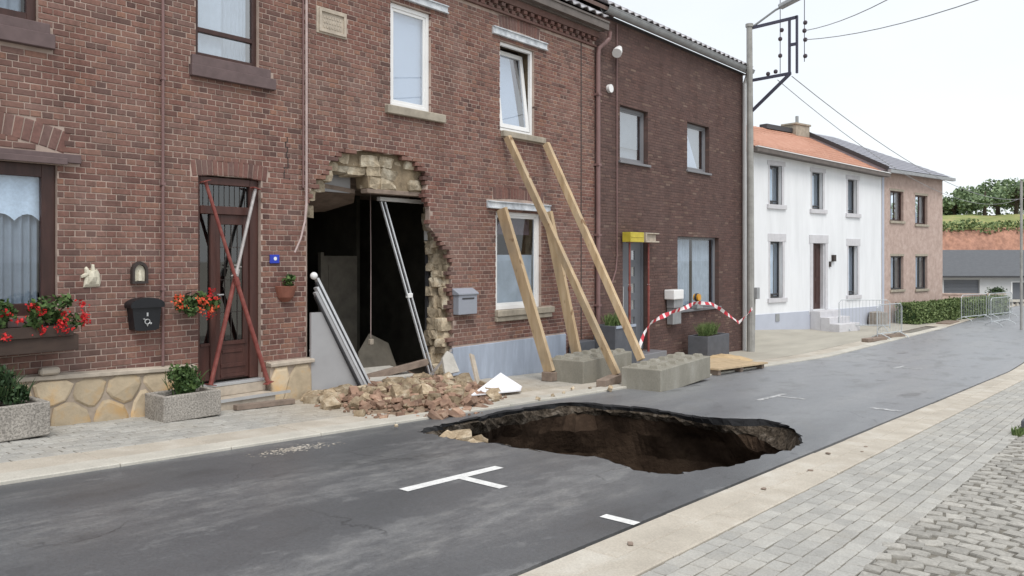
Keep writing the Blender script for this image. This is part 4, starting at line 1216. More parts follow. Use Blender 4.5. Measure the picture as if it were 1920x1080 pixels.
mb = MB(); mb.tube([(20.43, -.17, 6.50), (20.43, -.13, 6.36), (20.43, -.07, 6.2), (20.43, -.07, g(20.4))], .05, 10); mb.build("downpipe", M['pipe_white'], hC)
shell(hC, XC0, XC1, ZC, 8.2, M['shell'], .41)
mb = MB(); mb.box(XC0 + .2, XC1 - .2, .41, 8, 2.7, 2.9); mb.build("upper_floor", M['shell'], hC)
def gable(house, x0, x1, y0, ym, y1, z0, z1, mat):
    mb = MB()
    mb.add([(x0, y0, z0), (x0, y1, z0), (x0, ym, z1), (x1, y0, z0), (x1, y1, z0), (x1, ym, z1)], [(0, 2, 1), (3, 4, 5), (0, 3, 5, 2), (4, 1, 2, 5), (1, 4, 3, 0)])
    return mb.build("gable", mat, house)
gable(hC, XC1 - .2, XC1, 0.1, 4.0, 8.0, ZC, 8.72, M['shell'])
gable(hC, XC0, XC0 + .2, 0.1, 4.0, 8.0, ZC, 8.72, M['shell'])
mb = MB(); mb.tube([(14.15, -.02, 6.4), (14.15, -.02, 2.0), (14.14, -.03, 1.6), (14.06, -.05, 1.3), (13.92, -.06, 1.08), (13.86, -.06, 1.0)], .014, 6); mb.build("cable", M['pipe_brown'], hC)

# ------------------------------------------------------------------ white house and pink house further down the street
WZ = -1.05
def far_house(name, label, u0):
    o = thing(name, label, "house", (25.35 + math.cos(R(-11.5)) * u0, 1.87 + math.sin(R(-11.5)) * u0, WZ), rotz=R(-11.5))
    ORG[o.name] = Vector((u0, 0, WZ))            # its parts are written along the common house front
    return o
hW = far_house("white_house", "white rendered house with orange tiled roof and grey stone window surrounds", 0)
opW = [(1.13, 1.86, 3.37, 4.71), (3.78, 4.50, 3.31, 4.65), (6.27, 6.96, 3.24, 4.54), (1.16, 1.90, .18, 2.11), (6.32, 7.0, .13, 2.01), (3.83, 4.66, -.32, 2.08)]
mb = MB(); mb.wall([(0, -1.6), (8.90, -1.6), (8.90, 4.86), (0, 5.16)], [rect_poly(*o) for o in opW], 0, .35); mb.build("wall", M['white_wall'], hW)
mb = MB(); mb.wall([(-.01, -1.6), (8.91, -1.6), (8.91, -.37), (4.86, -.36), (4.86, -.5), (3.55, -.5), (3.55, -.35), (-.01, -.34)], [], -.025, -.001); mb.build("plinth", M['grey_plinth'], hW)
for i, (a, b, c, d) in enumerate(opW):
    if i == 5: continue
    f = window(hW, a, b, c, d, 'dark_frame', .055, .13, 'glass', [('curtain', a + .06, a + .06 + (b - a) * (.60 if i != 2 else .2), c + .12, d - .1, 4, .01, 0)], fd=.05, trans=(c + .12,) )
    ups = i < 3
    mb = MB()
    mb.box(a - .14, b + .20, -.02, .03, d, d + (.15 if ups else .27)); mb.box(b, b + .13, -.012, .03, c, d); mb.box(a - .09, a, -.012, .03, c, d)
    mb.build("stone_surround", M['blue_stone'], f, bevel=.004)
    mb = MB(); mb.box(a - .16, b + .22, -.07, .12, c - .15, c); mb.build("sill", M['blue_stone'], f, bevel=.006)
mb = MB(); mb.box(3.86, 4.63, .16, .22, -.32, 2.05)
for x in (3.95, 4.30): mb.box(x, x + .24, .145, .16, -.1, .7); mb.box(x, x + .24, .145, .16, .85, 1.9)
d_ = mb.build("door", M['brown_wood'], hW)
mb = MB(); mb.box(3.58, 4.86, -.03, .03, 2.08, 2.38); mb.box(3.64, 3.83, -.02, .03, -.32, 2.08); mb.box(4.66, 4.84, -.02, .03, -.32, 2.08); mb.box(4.60, 4.66, .031, .34, -.32, 2.08)
mb.build("stone_surround", M['blue_stone'], d_, bevel=.004)
for k, (v0, v1, z) in enumerate(((-.42, -.03, -.34), (-.78, -.42, -.55), (-1.15, -.78, -.76))):
    mb = MB(); mb.box(3.6, 5.0, v0 + .002, v1, -1.5, z); mb.build("step", M['blue_stone'], hW, bevel=.012)
mb = MB(); mb.box(5.10, 5.27, -.10, 0, 1.42, 1.66); mb.build("wall_lamp", M['dark_metal'], hW)
mb = MB(); mb.box(4.92, 5.02, -.05, 0, 1.22, 1.42); mb.build("bell_box", M['dark_metal'], hW)
mb = MB(); mb.box(1.43, 1.65, -.05, -.026, -.62, -.36); mb.build("vent", M['zinc'], hW)
# roof: sloping orange tiles in rows, dark gutter
def simple_roof(house, u0, u1, ze0, ze1, v_ridge, z_ridge, mat, over=.25, hip=0.0, rows=11, wave=.24, z_back=3.5, amp=.008, lift_=.014):
    mb = MB()
    n = max(4, int((u1 - u0) / wave * 4))
    for k in range(rows):
        t0, t1 = k / rows, (k + 1) / rows + .015
        for side in (0, 1):
            t = t1 if side else t0
            lift = 0.0 if side else lift_
            for i in range(n + 1):
                q = i / n
                ur = u0 + (u1 - hip - u0) * q; ue = u0 + (u1 - u0) * q
                u = ue + (ur - ue) * t
                ze = ze0 + (ze1 - ze0) * q
                mb.v.append((u, -over + (v_ridge + over) * t, ze + (z_ridge - ze) * t + lift + amp * math.cos(2 * math.pi * (ue - u0) / wave)))
        b = len(mb.v) - 2 * (n + 1)
        for i in range(n): mb.f.append((b + i, b + i + 1, b + n + 2 + i, b + n + 1 + i)); mb.m.append(0)
    o = mb.build("roof", mat, house, smooth=False)
    m2 = MB()
    m2.add([(u0, -over, ze0 - .03), (u1, -over, ze1 - .03), (u1 - hip, v_ridge, z_ridge - .03), (u0, v_ridge, z_ridge - .03), (u1, 2 * v_ridge, z_back), (u0, 2 * v_ridge, z_back)],
           [(0, 1, 2, 3), (3, 2, 4, 5), (1, 4, 2), (0, 3, 5), (0, 5, 4, 1)])
    m2.build("roof_deck", mat, o)
    return o
rfW = simple_roof(hW, -.1, 8.93, 5.20, 4.90, 3.4, 6.86, M['orange_tile'])
mb = MB()
mb.beam((-.1, -.28, 5.12), (8.93, -.28, 4.82), .16, .14); mb.beam((-.1, -.10, 5.10), (8.93, -.10, 4.80), .2, .06)
mb.build("gutter", M['dark_gutter'], hW)
mb = MB(); mb.beam((-.1, -.33, 5.205), (8.93, -.33, 4.905), .10, .03); mb.build("gutter_lip", M['pipe_white'], hW)
mb = MB(); mb.box(5.9, 7.78, 3.25, 3.6, 6.84, 7.03); mb.build("ridge_cap", M['dark_frame'], rfW)
mb = MB(); mb.box(7.8, 8.85, 3.1, 3.75, 6.4, 7.22); mb.box(7.75, 8.9, 3.05, 3.8, 7.18, 7.26)
ch = mb.build("chimney", M['sill_stone'], rfW, bevel=.01)
mb = MB(); mb.tube([(8.36, 3.4, 7.22), (8.36, 3.4, 7.62)], .07, 8); mb.build("chimney_pot", M['zinc'], ch)
shell(hW, 0, 8.9, 3.4, 6.8, M['shell'], .36, -1.5)

hP = far_house("pink_house", "pale pink brick house with grey slate roof behind the clipped hedge", 8.92)
opP = [(9.62, 10.77, 3.06, 4.28), (11.82, 12.97, 2.98, 4.21), (9.66, 10.77, .25, 1.62), (11.85, 12.97, .22, 1.62)]
mb = MB(); mb.wall([(8.93, -1.8), (14.45, -1.8), (14.45, 5.0), (8.93, 5.0)], [rect_poly(*o) for o in opP], 0, .35); mb.build("wall", M['pale_brick'], hP)
mb = MB(); mb.box(8.93, 9.10, -.015, -.001, -1.8, 5.0); mb.build("corner_strip", M['grey_plinth'], hP)
for i, (a, b, c, d) in enumerate(opP):
    f = window(hP, a, b, c, d, 'brown_wood' if i < 2 else 'dark_frame', .06, .10, 'glass', [('night_curtain' if i < 2 else 'panel_grey', a + .07, a + .45, c + .07, d - .06, 3, .01, 0), ('blind', a + .47, a + .66, c + .07, (c + .5) if i < 2 else d - .07, 2, .01, 0)], mull=((a + b) / 2,), fd=.05)
    mb = MB(); mb.box(a - .06, b + .06, -.06, .10, c - .10, c); mb.build("sill", M['sill_stone'], f, bevel=.006)
    mb = MB(); mb.box(a - .05, b + .05, -.012, .02, d, d + .09); mb.build("lintel", M['sill_stone'], f)
rfP = simple_roof(hP, 8.86, 14.75, 5.10, 5.10, 3.4, 7.0, M['slate'], over=.3, hip=3.3, rows=16, wave=.3, amp=.0)
mb = MB(); mb.beam((8.86, -.34, 5.0), (14.8, -.34, 5.0), .14, .13); mb.build("gutter", M['zinc'], hP)
mb = MB(); mb.beam((8.86, -.3, 5.10), (8.86, 3.4, 7.02), .05, .16); mb.build("verge_board", M['dark_frame'], rfP)
shell(hP, 8.95, 14.45, 3.4, 6.8, M['shell'], .36, -1.5)

# ------------------------------------------------------------------ far low building, red earth bank, trees
r = random.Random(17)
RU = Vector((math.sin(TH), -math.cos(TH), 0))
def far_at(z, x):
    s_, c_ = math.sin(TH), math.cos(TH)
    rr = (x - 960) / 1500 * z
    return Vector((z * c_ + rr * s_, CAMY + z * s_ - rr * c_, 0))
o0 = far_at(48, 1765)
hL = thing("garage_building", "low pale building with long dark roof and wide garage door below the red earth bank", "building", (o0.x, o0.y, -1.5), rotz=TH - R(90))
ORG[hL.name] = Vector((0, 0, -1.5))
mb = MB(); mb.wall([(-3, -1.8), (9, -1.8), (9, .46), (-3, .46)], [rect_poly(.15, 2.3, -1.1, .22), rect_poly(4.25, 5.0, -1.2, .06)], 0, .3); mb.build("wall", M['plain_white'], hL)
mb = MB()
for k in range(6): mb.box(.15, 2.3, .12, .15, -1.1 + k * .22, -1.1 + k * .22 + .212)
mb.build("garage_door", M['grey_door'], hL)
mb = MB(); mb.box(4.25, 5.0, .12, .17, -1.2, .06); dd = mb.build("door", M['grey_door'], hL)
mb = MB(); mb.box(4.15, 4.25, -.03, .1, -1.2, .12); mb.box(4.25, 5.1, -.03, .1, .06, .12); mb.build("door_frame", M['white_pvc'], dd)
mb = MB(); mb.add([(-3.3, -.35, .42), (9.3, -.35, .42), (9.3, 4.5, 2.05), (-3.3, 4.5, 2.05), (9.3, 9, .42), (-3.3, 9, .42)], [(0, 1, 2, 3), (3, 2, 4, 5), (1, 4, 2), (0, 3, 5), (0, 5, 4, 1)])
mb.build("roof", M['dark_slate'], hL)
mb = MB(); mb.box(-3.3, 9.3, -.42, -.3, .36, .46); mb.build("gutter", M['dark_frame'], hL)
mb = MB(); mb.box(-3, -2.8, .3, 8, -1.8, .4); mb.box(8.8, 9, .3, 8, -1.8, .4); mb.box(-3, 9, 8, 8.2, -1.8, .4); mb.build("rear_walls", M['plain_white'], hL)
# bank
b0 = far_at(58, 1765)
def bank(name, prof_, mat, nx=70, u0=-22, u1=40, kind='structure', amp=.35):
    mb = MB()
    for i in range(nx + 1):
        u = u0 + (u1 - u0) * i / nx
        for k, (dv, z) in enumerate(prof_):
            p = b0 + RU * u + Vector((math.cos(TH), math.sin(TH), 0)) * dv
            n = mnoise.noise(Vector((u * .55, z * .6, dv * .3))) * amp + mnoise.noise(Vector((u * 1.9, z * 1.5, 4))) * amp * .5
            p = p + Vector((math.cos(TH), math.sin(TH), 0)) * n
            mb.v.append((p.x, p.y, z + (n * .35 if k not in (0,) else 0) + (mnoise.noise(Vector((u * .25, 9, 0))) * .35 if k > 0 else 0)))
    m = len(prof_)
    for i in range(nx):
        for k in range(m - 1): mb.f.append((i * m + k, (i + 1) * m + k, (i + 1) * m + k + 1, i * m + k + 1)); mb.m.append(0)
    o = mb.build(name, mat, smooth=True); o['kind'] = kind
    return o
bank("earth_bank", [(-2, -1.6), (-.5, .2), (0, 1.2), (.4, 2.1), (.7, 2.8), (1.1, 3.45), (1.6, 3.75)], M['red_earth'])
bank("grassy_slope", [(1.3, 3.62), (2.2, 3.95), (4, 4.45), (7, 4.95), (14, 5.1), (40, 5.2)], M['bank_grass'], amp=.2)
def leaves(mb, n, pos, size, rg, flat=0.0):
    for _ in range(n):
        c = Vector(pos())
        a = Vector((rg.gauss(0, 1), rg.gauss(0, 1), rg.gauss(0, 1) * (1 - flat))).normalized()
        b = a.orthogonal().normalized()
        b = Matrix.Rotation(rg.uniform(0, 6.28), 3, a) @ b
        s_ = size * rg.uniform(.6, 1.35)
        a *= s_ * .5; b *= s_ * .32
        mb.add([c - a, c + b, c + a, c - b], [(0, 1, 2, 3)])
# overgrowth hanging over the bank edge
mb = MB()
def pos_edge():
    u = r.uniform(-8, 14)
    p = b0 + RU * u + Vector((math.cos(TH), math.sin(TH), 0)) * r.uniform(.6, 2.6)
    return (p.x, p.y, 3.75 + r.uniform(-.32, .5) + .35 * mnoise.noise(Vector((u * .6, 2, 0))))
leaves(mb, 2600, pos_edge, .26, r)
o = mb.build("bank_overgrowth", M['leaf_hedge']); o['kind'] = 'stuff'
def tree(x_px, zdist, z_base, height, crown_r, label, seed, n=1500, squash=.8):
    rg = random.Random(seed)
    p0 = far_at(zdist, x_px); p0.z = z_base
    t = thing("tree", label, "tree", p0, "trees on top of the earth bank")
    mb = MB()
    top = p0 + Vector((rg.uniform(-.2, .2), rg.uniform(-.2, .2), height * .75))
    mb.tube([p0, p0.lerp(top, .5) + Vector((rg.uniform(-.1, .1), 0, 0)), top], [crown_r * .10, crown_r * .07, crown_r * .03], 7)
    lobes = []
    for k in range(11):
        a = rg.uniform(0, 6.28); e = rg.uniform(-.55, 1.0)
        q = p0 + Vector((math.cos(a) * crown_r * .68 * math.cos(e), math.sin(a) * crown_r * .68 * math.cos(e), height - crown_r * squash + math.sin(e) * crown_r * squash * .62))
        lobes.append((q, crown_r * rg.uniform(.28, .48)))
        mb.tube([p0.lerp(top, rg.uniform(.35, .8)), q], [crown_r * .04, crown_r * .012], 5)
    mb.build("trunk", M['bark'], t)
    mb = MB()
    def pos():
        q, rad = lobes[rg.randrange(len(lobes))]
        d = Vector((rg.gauss(0, 1), rg.gauss(0, 1), rg.gauss(0, 1))).normalized() * rad * rg.random() ** .4
        d.z *= .8
        return q + d
    leaves(mb, n, pos, .30, rg)
    mb.build("crown", M['leaf_tree'], t)
for k, (x, zd, zb, h, cr_, lb) in enumerate([
    (1757, 68, 4.6, 2.0, 1.5, "low dark bush-like tree nearest the pink house on the bank"),
    (1788, 67, 4.7, 2.5, 1.6, "small round tree on the bank, second out from the pink house"),
    (1818, 70, 4.8, 3.2, 1.9, "mid-sized green tree in the middle of the row on the bank"),
    (1846, 66, 4.7, 3.1, 1.8, "bushy tree just left of the tallest tree on the bank"),
    (1872, 71, 4.8, 4.0, 2.3, "tallest tree of the row on top of the red bank"),
    (1905, 68, 4.8, 3.6, 2.2, "broad tree right of the tallest one on the bank"),
    (1945, 70, 4.8, 4.0, 2.4, "tree cut by the right picture edge on top of the bank")]):
    tree(x, zd, zb, h, cr_, lb, 100 + k)
# wood mass behind the trees
mb = MB()
def pos_w():
    u = r.uniform(-14, 26)
    p = b0 + RU * u + Vector((math.cos(TH), math.sin(TH), 0)) * r.uniform(14, 20)
    return (p.x, p.y, 4.8 + r.random() * (1.9 + .9 * mnoise.noise(Vector((u * .4, 7, 1))) + .05 * u))
leaves(mb, 5000, pos_w, .34, r)
o = mb.build("distant_wood", M['leaf_tree']); o['kind'] = 'stuff'

# hedges
def hedge(p, q, wd, h, label, seed, n=5200):
    rg = random.Random(seed)
    p, q = Vector((*p, 0)), Vector((*q, 0))
    d = (q - p); L = d.length; d /= L
    nrm = Vector((-d.y, d.x, 0))
    z0 = g((p.x + q.x) / 2)
    t = thing("hedge", label, "hedge", (p.x, p.y, z0))
    mb = MB(); mb.obox(Vector(((p.x + q.x) / 2, (p.y + q.y) / 2, z0 + h * .46)) + nrm * wd / 2, d * (L / 2 - .06), nrm * (wd / 2 - .06), Vector((0, 0, h * .46)))
    mb.build("branches", M['leaf_dark'], t)
    mb = MB()
    def pos():
        u = rg.uniform(0, L); f = rg.random()
        if f < .5: v, z = rg.gauss(0, .03), rg.uniform(.02, h)
        elif f < .8: v, z = rg.uniform(0, wd), h + rg.gauss(0, .03)
        else: v, z = wd + rg.gauss(0, .03), rg.uniform(.05, h)
        if rg.random() < .12: u = rg.choice((0, L)) + rg.gauss(0, .03); v = rg.uniform(0, wd)
        c = p + d * u + nrm * (v + .05 * mnoise.noise(Vector((u * 2, z * 2, seed))))
        return (c.x, c.y, z0 + z)
    leaves(mb, n, pos, .10, rg)
    mb.build("foliage", M['leaf_hedge'], t)
hedge((34.6, -1.05), (38.6, -1.95), .8, .78, "clipped green hedge nearer the metal barrier in front of the pink house", 1)
hedge((38.85, -2.0), (43.6, -2.95), .8, .82, "clipped green hedge further along, ending at the brick pillar", 2)

# brick pillar, low wall and balustrade beyond the hedge
p0 = far_at(40.5, 1869)
t = thing("brick_pillar", "pale brick garden pillar with a small round bush on top", "pillar", (p0.x, p0.y, g(44)))
mb = MB(); mb.box(p0.x - .3, p0.x + .3, p0.y - .3, p0.y + .3, g(44), -.32); mb.build("shaft", M['pale_brick'], t)
mb = MB(); mb.box(p0.x - .36, p0.x + .36, p0.y - .36, p0.y + .36, -.319, -.24); mb.build("cap", M['cap_stone'], t)
mb = MB(); leaves(mb, 500, lambda: Vector((p0.x, p0.y, -.14)) + Vector((r.gauss(0, .17), r.gauss(0, .17), r.gauss(0, .09))), .09, r); mb.build("foliage", M['leaf_dark'], t)
a_, b_ = far_at(44, 1883), far_at(44, 1990)
t = thing("balustrade", "long concrete balustrade with dark gaps right of the brick pillar", "balustrade", (a_.x, a_.y, g(44)))
dz = (b_ - a_)
mb = MB(); mb.beam(a_ + Vector((0, 0, -.82)), b_ + Vector((0, 0, -.82)), .25, .12); mb.build("top_rail", M['kerb'], t)
mb = MB(); mb.beam(a_ + Vector((0, 0, -1.5)), b_ + Vector((0, 0, -1.5)), .25, .3); mb.build("base_rail", M['kerb'], t)
for k in range(11):
    c = a_.lerp(b_, (k + .5) / 11)
    mb = MB(); mb.tube([(c.x, c.y, -1.36), (c.x, c.y, -1.1), (c.x, c.y, -.87)], [.05, .10, .05], 8); mb.build("baluster", M['kerb'], t)
mb = MB(); mb.beam(a_ + Vector((.9, .7, -1.2)), b_ + Vector((.9, .7, -1.2)), .1, .8); mb.build("back_board", M['dark_frame'], t)
a_, b_ = far_at(45, 1740), far_at(44, 1856)
mb = MB(); mb.beam(a_ + Vector((0, 0, -1.05)), b_ + Vector((0, 0, -1.05)), .25, 1.1); mb.beam(a_ + Vector((0, 0, -.47)), b_ + Vector((0, 0, -.47)), .34, .07)
tag(mb.build("garden_wall", M['pale_brick'], loc=(a_.x, a_.y, g(44))), "low pale garden wall behind the hedge below the garage door", "wall")
p0 = far_at(29.5, 1915)
mb = MB(); mb.tube([(p0.x, p0.y, -1.2), (p0.x, p0.y, 4.4)], .045, 8)
tag(mb.build("metal_post", M['pole_grey'], loc=(p0.x, p0.y, -1.1)), "thin grey metal post at the right picture edge", "post")
# boulder by the white house
tag(inst(rock_mesh(9, M['boulder'], "boulder", 1.0, .7, .62), "boulder", None, (33.2, .02, -.86), (0, 0, .3)), "grey rounded boulder beside the corner of the white house", "boulder")

# crowd barriers
def barrier(p, q, label, h=1.08, nb=15):
    p, q = Vector((*p, g(p[0]) + .02)), Vector((*q, g(q[0]) + .02))
    t = thing("crowd_barrier", label, "barrier", p, "steel crowd barriers closing the street")
    d = (q - p).normalized(); nrm = Vector((-d.y, d.x, 0)).normalized()
    up = Vector((0, 0, 1))
    mb = MB()
    mb.tube([p + up * .08, p + up * (h - .1), p + up * h + d * .1, q + up * h - d * .1, q + up * (h - .1), q + up * .08], .016, 6)
    mb.tube([p + up * .18, q + up * .18], .018, 6)
    mb.build("frame", M['barrier'], t)
    L = (q - p).length
    for k in range(1, nb):
        c = p.lerp(q, k / nb)
        mb = MB(); mb.tube([c + up * .18, c + up * h], .0055, 5); mb.build("bar", M['barrier'], t)
    for c in (p + d * .25, q - d * .25):
        mb = MB(); mb.tube([c + nrm * .3, c + nrm * .27 + up * .06, c + up * .18, c - nrm * .27 + up * .06, c - nrm * .3], .018, 6); mb.build("foot", M['barrier'], t)
barrier((26.25, -1.85), (28.1, -2.1), "steel crowd barrier standing on wooden sleepers nearest the road edge")
barrier((29.3, .25), (30.6, -1.1), "steel crowd barrier standing beside the steps of the white house")
barrier((37.3, -2.15), (39.6, -2.7), "steel crowd barrier in front of the nearer hedge")
barrier((39.8, -2.75), (42.1, -3.3), "steel crowd barrier in front of the further hedge")
barrier((35.4, -3.5), (37.3, -3.85), "steel crowd barrier standing out on the road in the distance")
def sleeper(p, q, label, wd=.22, h=.10):
    mb = MB(); z = g(p[0]) + .012 + h / 2
    mb.beam((p[0], p[1], z), (q[0], q[1], z), wd, h)
    tag(mb.build("wooden_sleeper", M['old_timber'], loc=(p[0], p[1], z - h / 2), bevel=.008), label, "sleeper", "sleepers under the crowd barriers")
sleeper((25.3, -1.75), (26.4, -2.0), "dark wooden sleeper under the left foot of the nearest crowd barrier")
sleeper((26.75, -1.72), (28.15, -2.1), "brown wooden sleeper under the right foot of the nearest crowd barrier")
mb = MB(); mb.box(35.4, 37.2, -2.1, -1.6, g(36) + .002, g(36) + .06); tag(mb.build("timber_mat", M['old_timber'], loc=(36, -1.9, g(36))), "flat brown timber mat lying on the pavement before the hedge", "mat")

# ------------------------------------------------------------------ utility pole with bracket, lamp and wires
PX, PY = 20.22, -.32
t = thing("utility_pole", "tall grey utility pole with side bracket at the corner of the dark brick house", "utility pole", (PX, PY, g(PX)))
mb = MB(); mb.tube([(PX + .03, PY, g(PX)), (PX, PY, 3.5), (PX - .06, PY, 7.62)], [.10, .09, .075], 10); mb.tube([(PX - .06, PY, 7.62), (PX - .06, PY, 7.70)], [.10, .10], 10)
mb.build("shaft", M['pole_grey'], t)
mb = MB(); mb.beam((PX, PY, 7.60), (PX, -1.55, 7.66), .06, .07); mb.build("boom", M['iron'], t)
mb = MB(); mb.beam((PX, PY, 6.22), (PX, -1.40, 6.26), .06, .07); mb.build("boom", M['iron'], t)
mb = MB(); mb.beam((PX, PY, 5.38), (PX, -1.36, 6.24), .06, .09, (1, 0, 0)); mb.build("brace", M['iron'], t)
mb = MB(); mb.beam((PX, -1.36, 6.24), (PX, -1.36, 7.68), .05, .07, (1, 0, 0)); mb.beam((PX, -1.55, 6.24), (PX, -1.55, 7.70), .05, .06, (1, 0, 0))
mb.box(PX - .03, PX + .03, -1.55, -1.36, 6.95, 7.02); mb.build("upright", M['iron'], t)
mb = MB(); mb.tube([(PX, -1.12, 6.3), (PX, -1.12, 8.2)], .010, 5); mb.tube([(PX, -1.74, 6.5), (PX, -1.74, 8.2)], .010, 5); mb.build("rod", M['iron'], t)
for (y, z) in ((-1.12, 7.18), (-1.12, 6.75), (-1.16, 7.4), (-1.76, 7.48), (-1.74, 7.28), (-1.76, 7.05), (-1.76, 6.64), (-1.0, 6.36), (-.8, 6.33)):
    mb = MB(); mb.tube([(PX, y, z - .05), (PX, y, z - .02), (PX, y, z + .02), (PX, y, z + .05)], [.03, .055, .055, .03], 8); mb.build("insulator", M['porcelain'], t)
mb = MB(); mb.tube([(PX, PY - .05, 7.62), (PX, -1.0, 7.95), (PX, -1.9, 8.22)], .028, 6); mb.build("lamp_arm", M['zinc'], t)
mb = MB(); mb.beam((PX, -1.1, 8.0), (PX, -1.75, 8.2), .22, .12); mb.build("lamp_head", M['zinc'], t, bevel=.03)
mb = MB(); mb.box(PX + .02, PX + .2, -.50, -.40, .48, .78); mb.build("junction_box", M['zinc'], t, bevel=.01)
mb = MB(); mb.tube([(PX + .12, -.40, .48), (PX + .12, -.38, g(PX))], .014, 6); mb.build("conduit", M['pole_grey'], t)
def wire(p, q, sag, label, rad=.010):
    p, q = Vector(p), Vector(q)
    pts = [p.lerp(q, k / 24) - Vector((0, 0, 4 * sag * (k / 24) * (1 - k / 24))) for k in range(25)]
    mb = MB(); mb.tube(pts, rad, 5)
    tag(mb.build("overhead_wire", M['zinc'], loc=p), label, "wire", "overhead wires from the utility pole")
wire((PX, -1.76, 7.28), (3, -14, 7.4), 1.25, "overhead wire leaving the pole upwards across the street, upper of two")
wire((PX, -1.76, 7.05), (6, -16, 7.0), 1.2, "overhead wire leaving the pole upwards across the street, lower of two")
wire((PX, -1.42, 6.18), (62, -2, 5.6), 1.3, "overhead wire running away along the street, outer of two", .012)
wire((PX, -1.05, 6.14), (62, -1, 5.4), 1.4, "overhead wire running away along the street, nearer the houses")

# ================================================================== THINGS ON THE LEFT HOUSE
# cream relief, arched niche, black letterbox, number plate
mb = MB()
mb.stone([(3.635, 1.26), (3.80, 1.265), (3.81, 1.31), (3.80, 1.40), (3.775, 1.45), (3.755, 1.44), (3.745, 1.50), (3.72, 1.505), (3.71, 1.44), (3.685, 1.445), (3.665, 1.48), (3.645, 1.46), (3.65, 1.41), (3.61, 1.385), (3.615, 1.36), (3.65, 1.365)], -.001, -.03, .016, .8, random.Random(4), .012)
mb.stone([(3.68, 1.30), (3.75, 1.30), (3.765, 1.37), (3.735, 1.43), (3.70, 1.43), (3.675, 1.37)], -.028, -.055, .015, .7, random.Random(5), .01)
o = mb.build("wall_relief", M['ornament'], loc=(3.71, 0, 1.26), smooth=False); tag(o, "cream plaster relief ornament with irregular outline on the brick wall", "ornament")
nich = thing("wall_niche", "small arched plaque with dark frame and cream inside above the letterbox", "plaque", (4.22, 0, 1.3))
def arch_poly(cx, hw, z0, z1, n=8):
    zs = z1 - hw * 1.2
    return [(cx - hw, z0), (cx + hw, z0)] + [(cx + hw * math.cos(math.pi * k / n), zs + hw * 1.2 * math.sin(math.pi * k / n)) for k in range(n + 1)]
mb = MB(); mb.wall(arch_poly(4.22, .088, 1.285, 1.53), [arch_poly(4.22, .062, 1.31, 1.495)], -.06, -.001); mb.build("frame", M['dark_metal'], nich)
mb = MB(); mb.wall(arch_poly(4.22, .060, 1.312, 1.493), [], -.03, -.002); mb.build("relief", M['ornament'], nich)
mb = MB(); mb.tube([(4.22, -.036, 1.32), (4.22, -.042, 1.38), (4.22, -.036, 1.43)], [.028, .020, .012], 8); mb.build("figure", M['ornament'], nich)
lbx = thing("letterbox", "black letterbox with arched lid and silver posthorn emblem on the brick wall", "letterbox", (4.25, 0, .77))
def taper(x0a, x1a, x0b, x1b, za, zb, y): return [(x0a, za), (x1a, za), (x1b, zb), (x0b, zb)]
mb = MB(); mb.wall([(4.12, .78), (4.17, .765), (4.34, .765), (4.39, .78), (4.42, 1.04), (4.09, 1.04)], [], -.14, -.001); mb.build("body", M['black_plastic'], lbx, bevel=.012, seg=2)
mb = MB(); n_ = 10
lid = [(4.07, 1.02)] + [(4.255 - .19 * math.cos(math.pi * k / n_), 1.055 + .075 * math.sin(math.pi * k / n_)) for k in range(n_ + 1)] + [(4.44, 1.02)]
mb.wall(lid, [], -.165, -.001); mb.build("lid", M['black_plastic'], lbx, bevel=.008)
mb = MB()
ring = [(4.255 + .028 * math.cos(a), -.147, .865 + .026 * math.sin(a)) for a in [k * math.pi / 8 for k in range(17)]]
mb.tube(ring, .006, 6); mb.tube([(4.227, -.147, .885), (4.215, -.147, .90)], [.006, .012], 6); mb.tube([(4.283, -.147, .85), (4.297, -.147, .842)], [.006, .014], 6)
mb.tube([(4.255, -.147, .835), (4.255, -.147, .815)], [.012, .005], 6)
mb.build("posthorn_emblem", M['silver'], lbx)
mb = MB(); mb.box(4.247, 4.264, -.150, -.141, .925, .965); mb.build("lock", M['silver'], lbx)
npl = thing("number_plate", "small blue enamel house number plate beside the brown front door", "number plate", (5.97, 0, 1.55))
mb = MB(); mb.box(5.90, 6.04, -.02, -.004, 1.50, 1.61); mb.build("plate", M['blue_enamel'], npl, bevel=.004)
mb = MB(); mb.tube([(5.975, -.0205, 1.56), (5.975, -.0235, 1.56)], .024, 10); mb.build("white_spot", M['white_enamel'], npl)
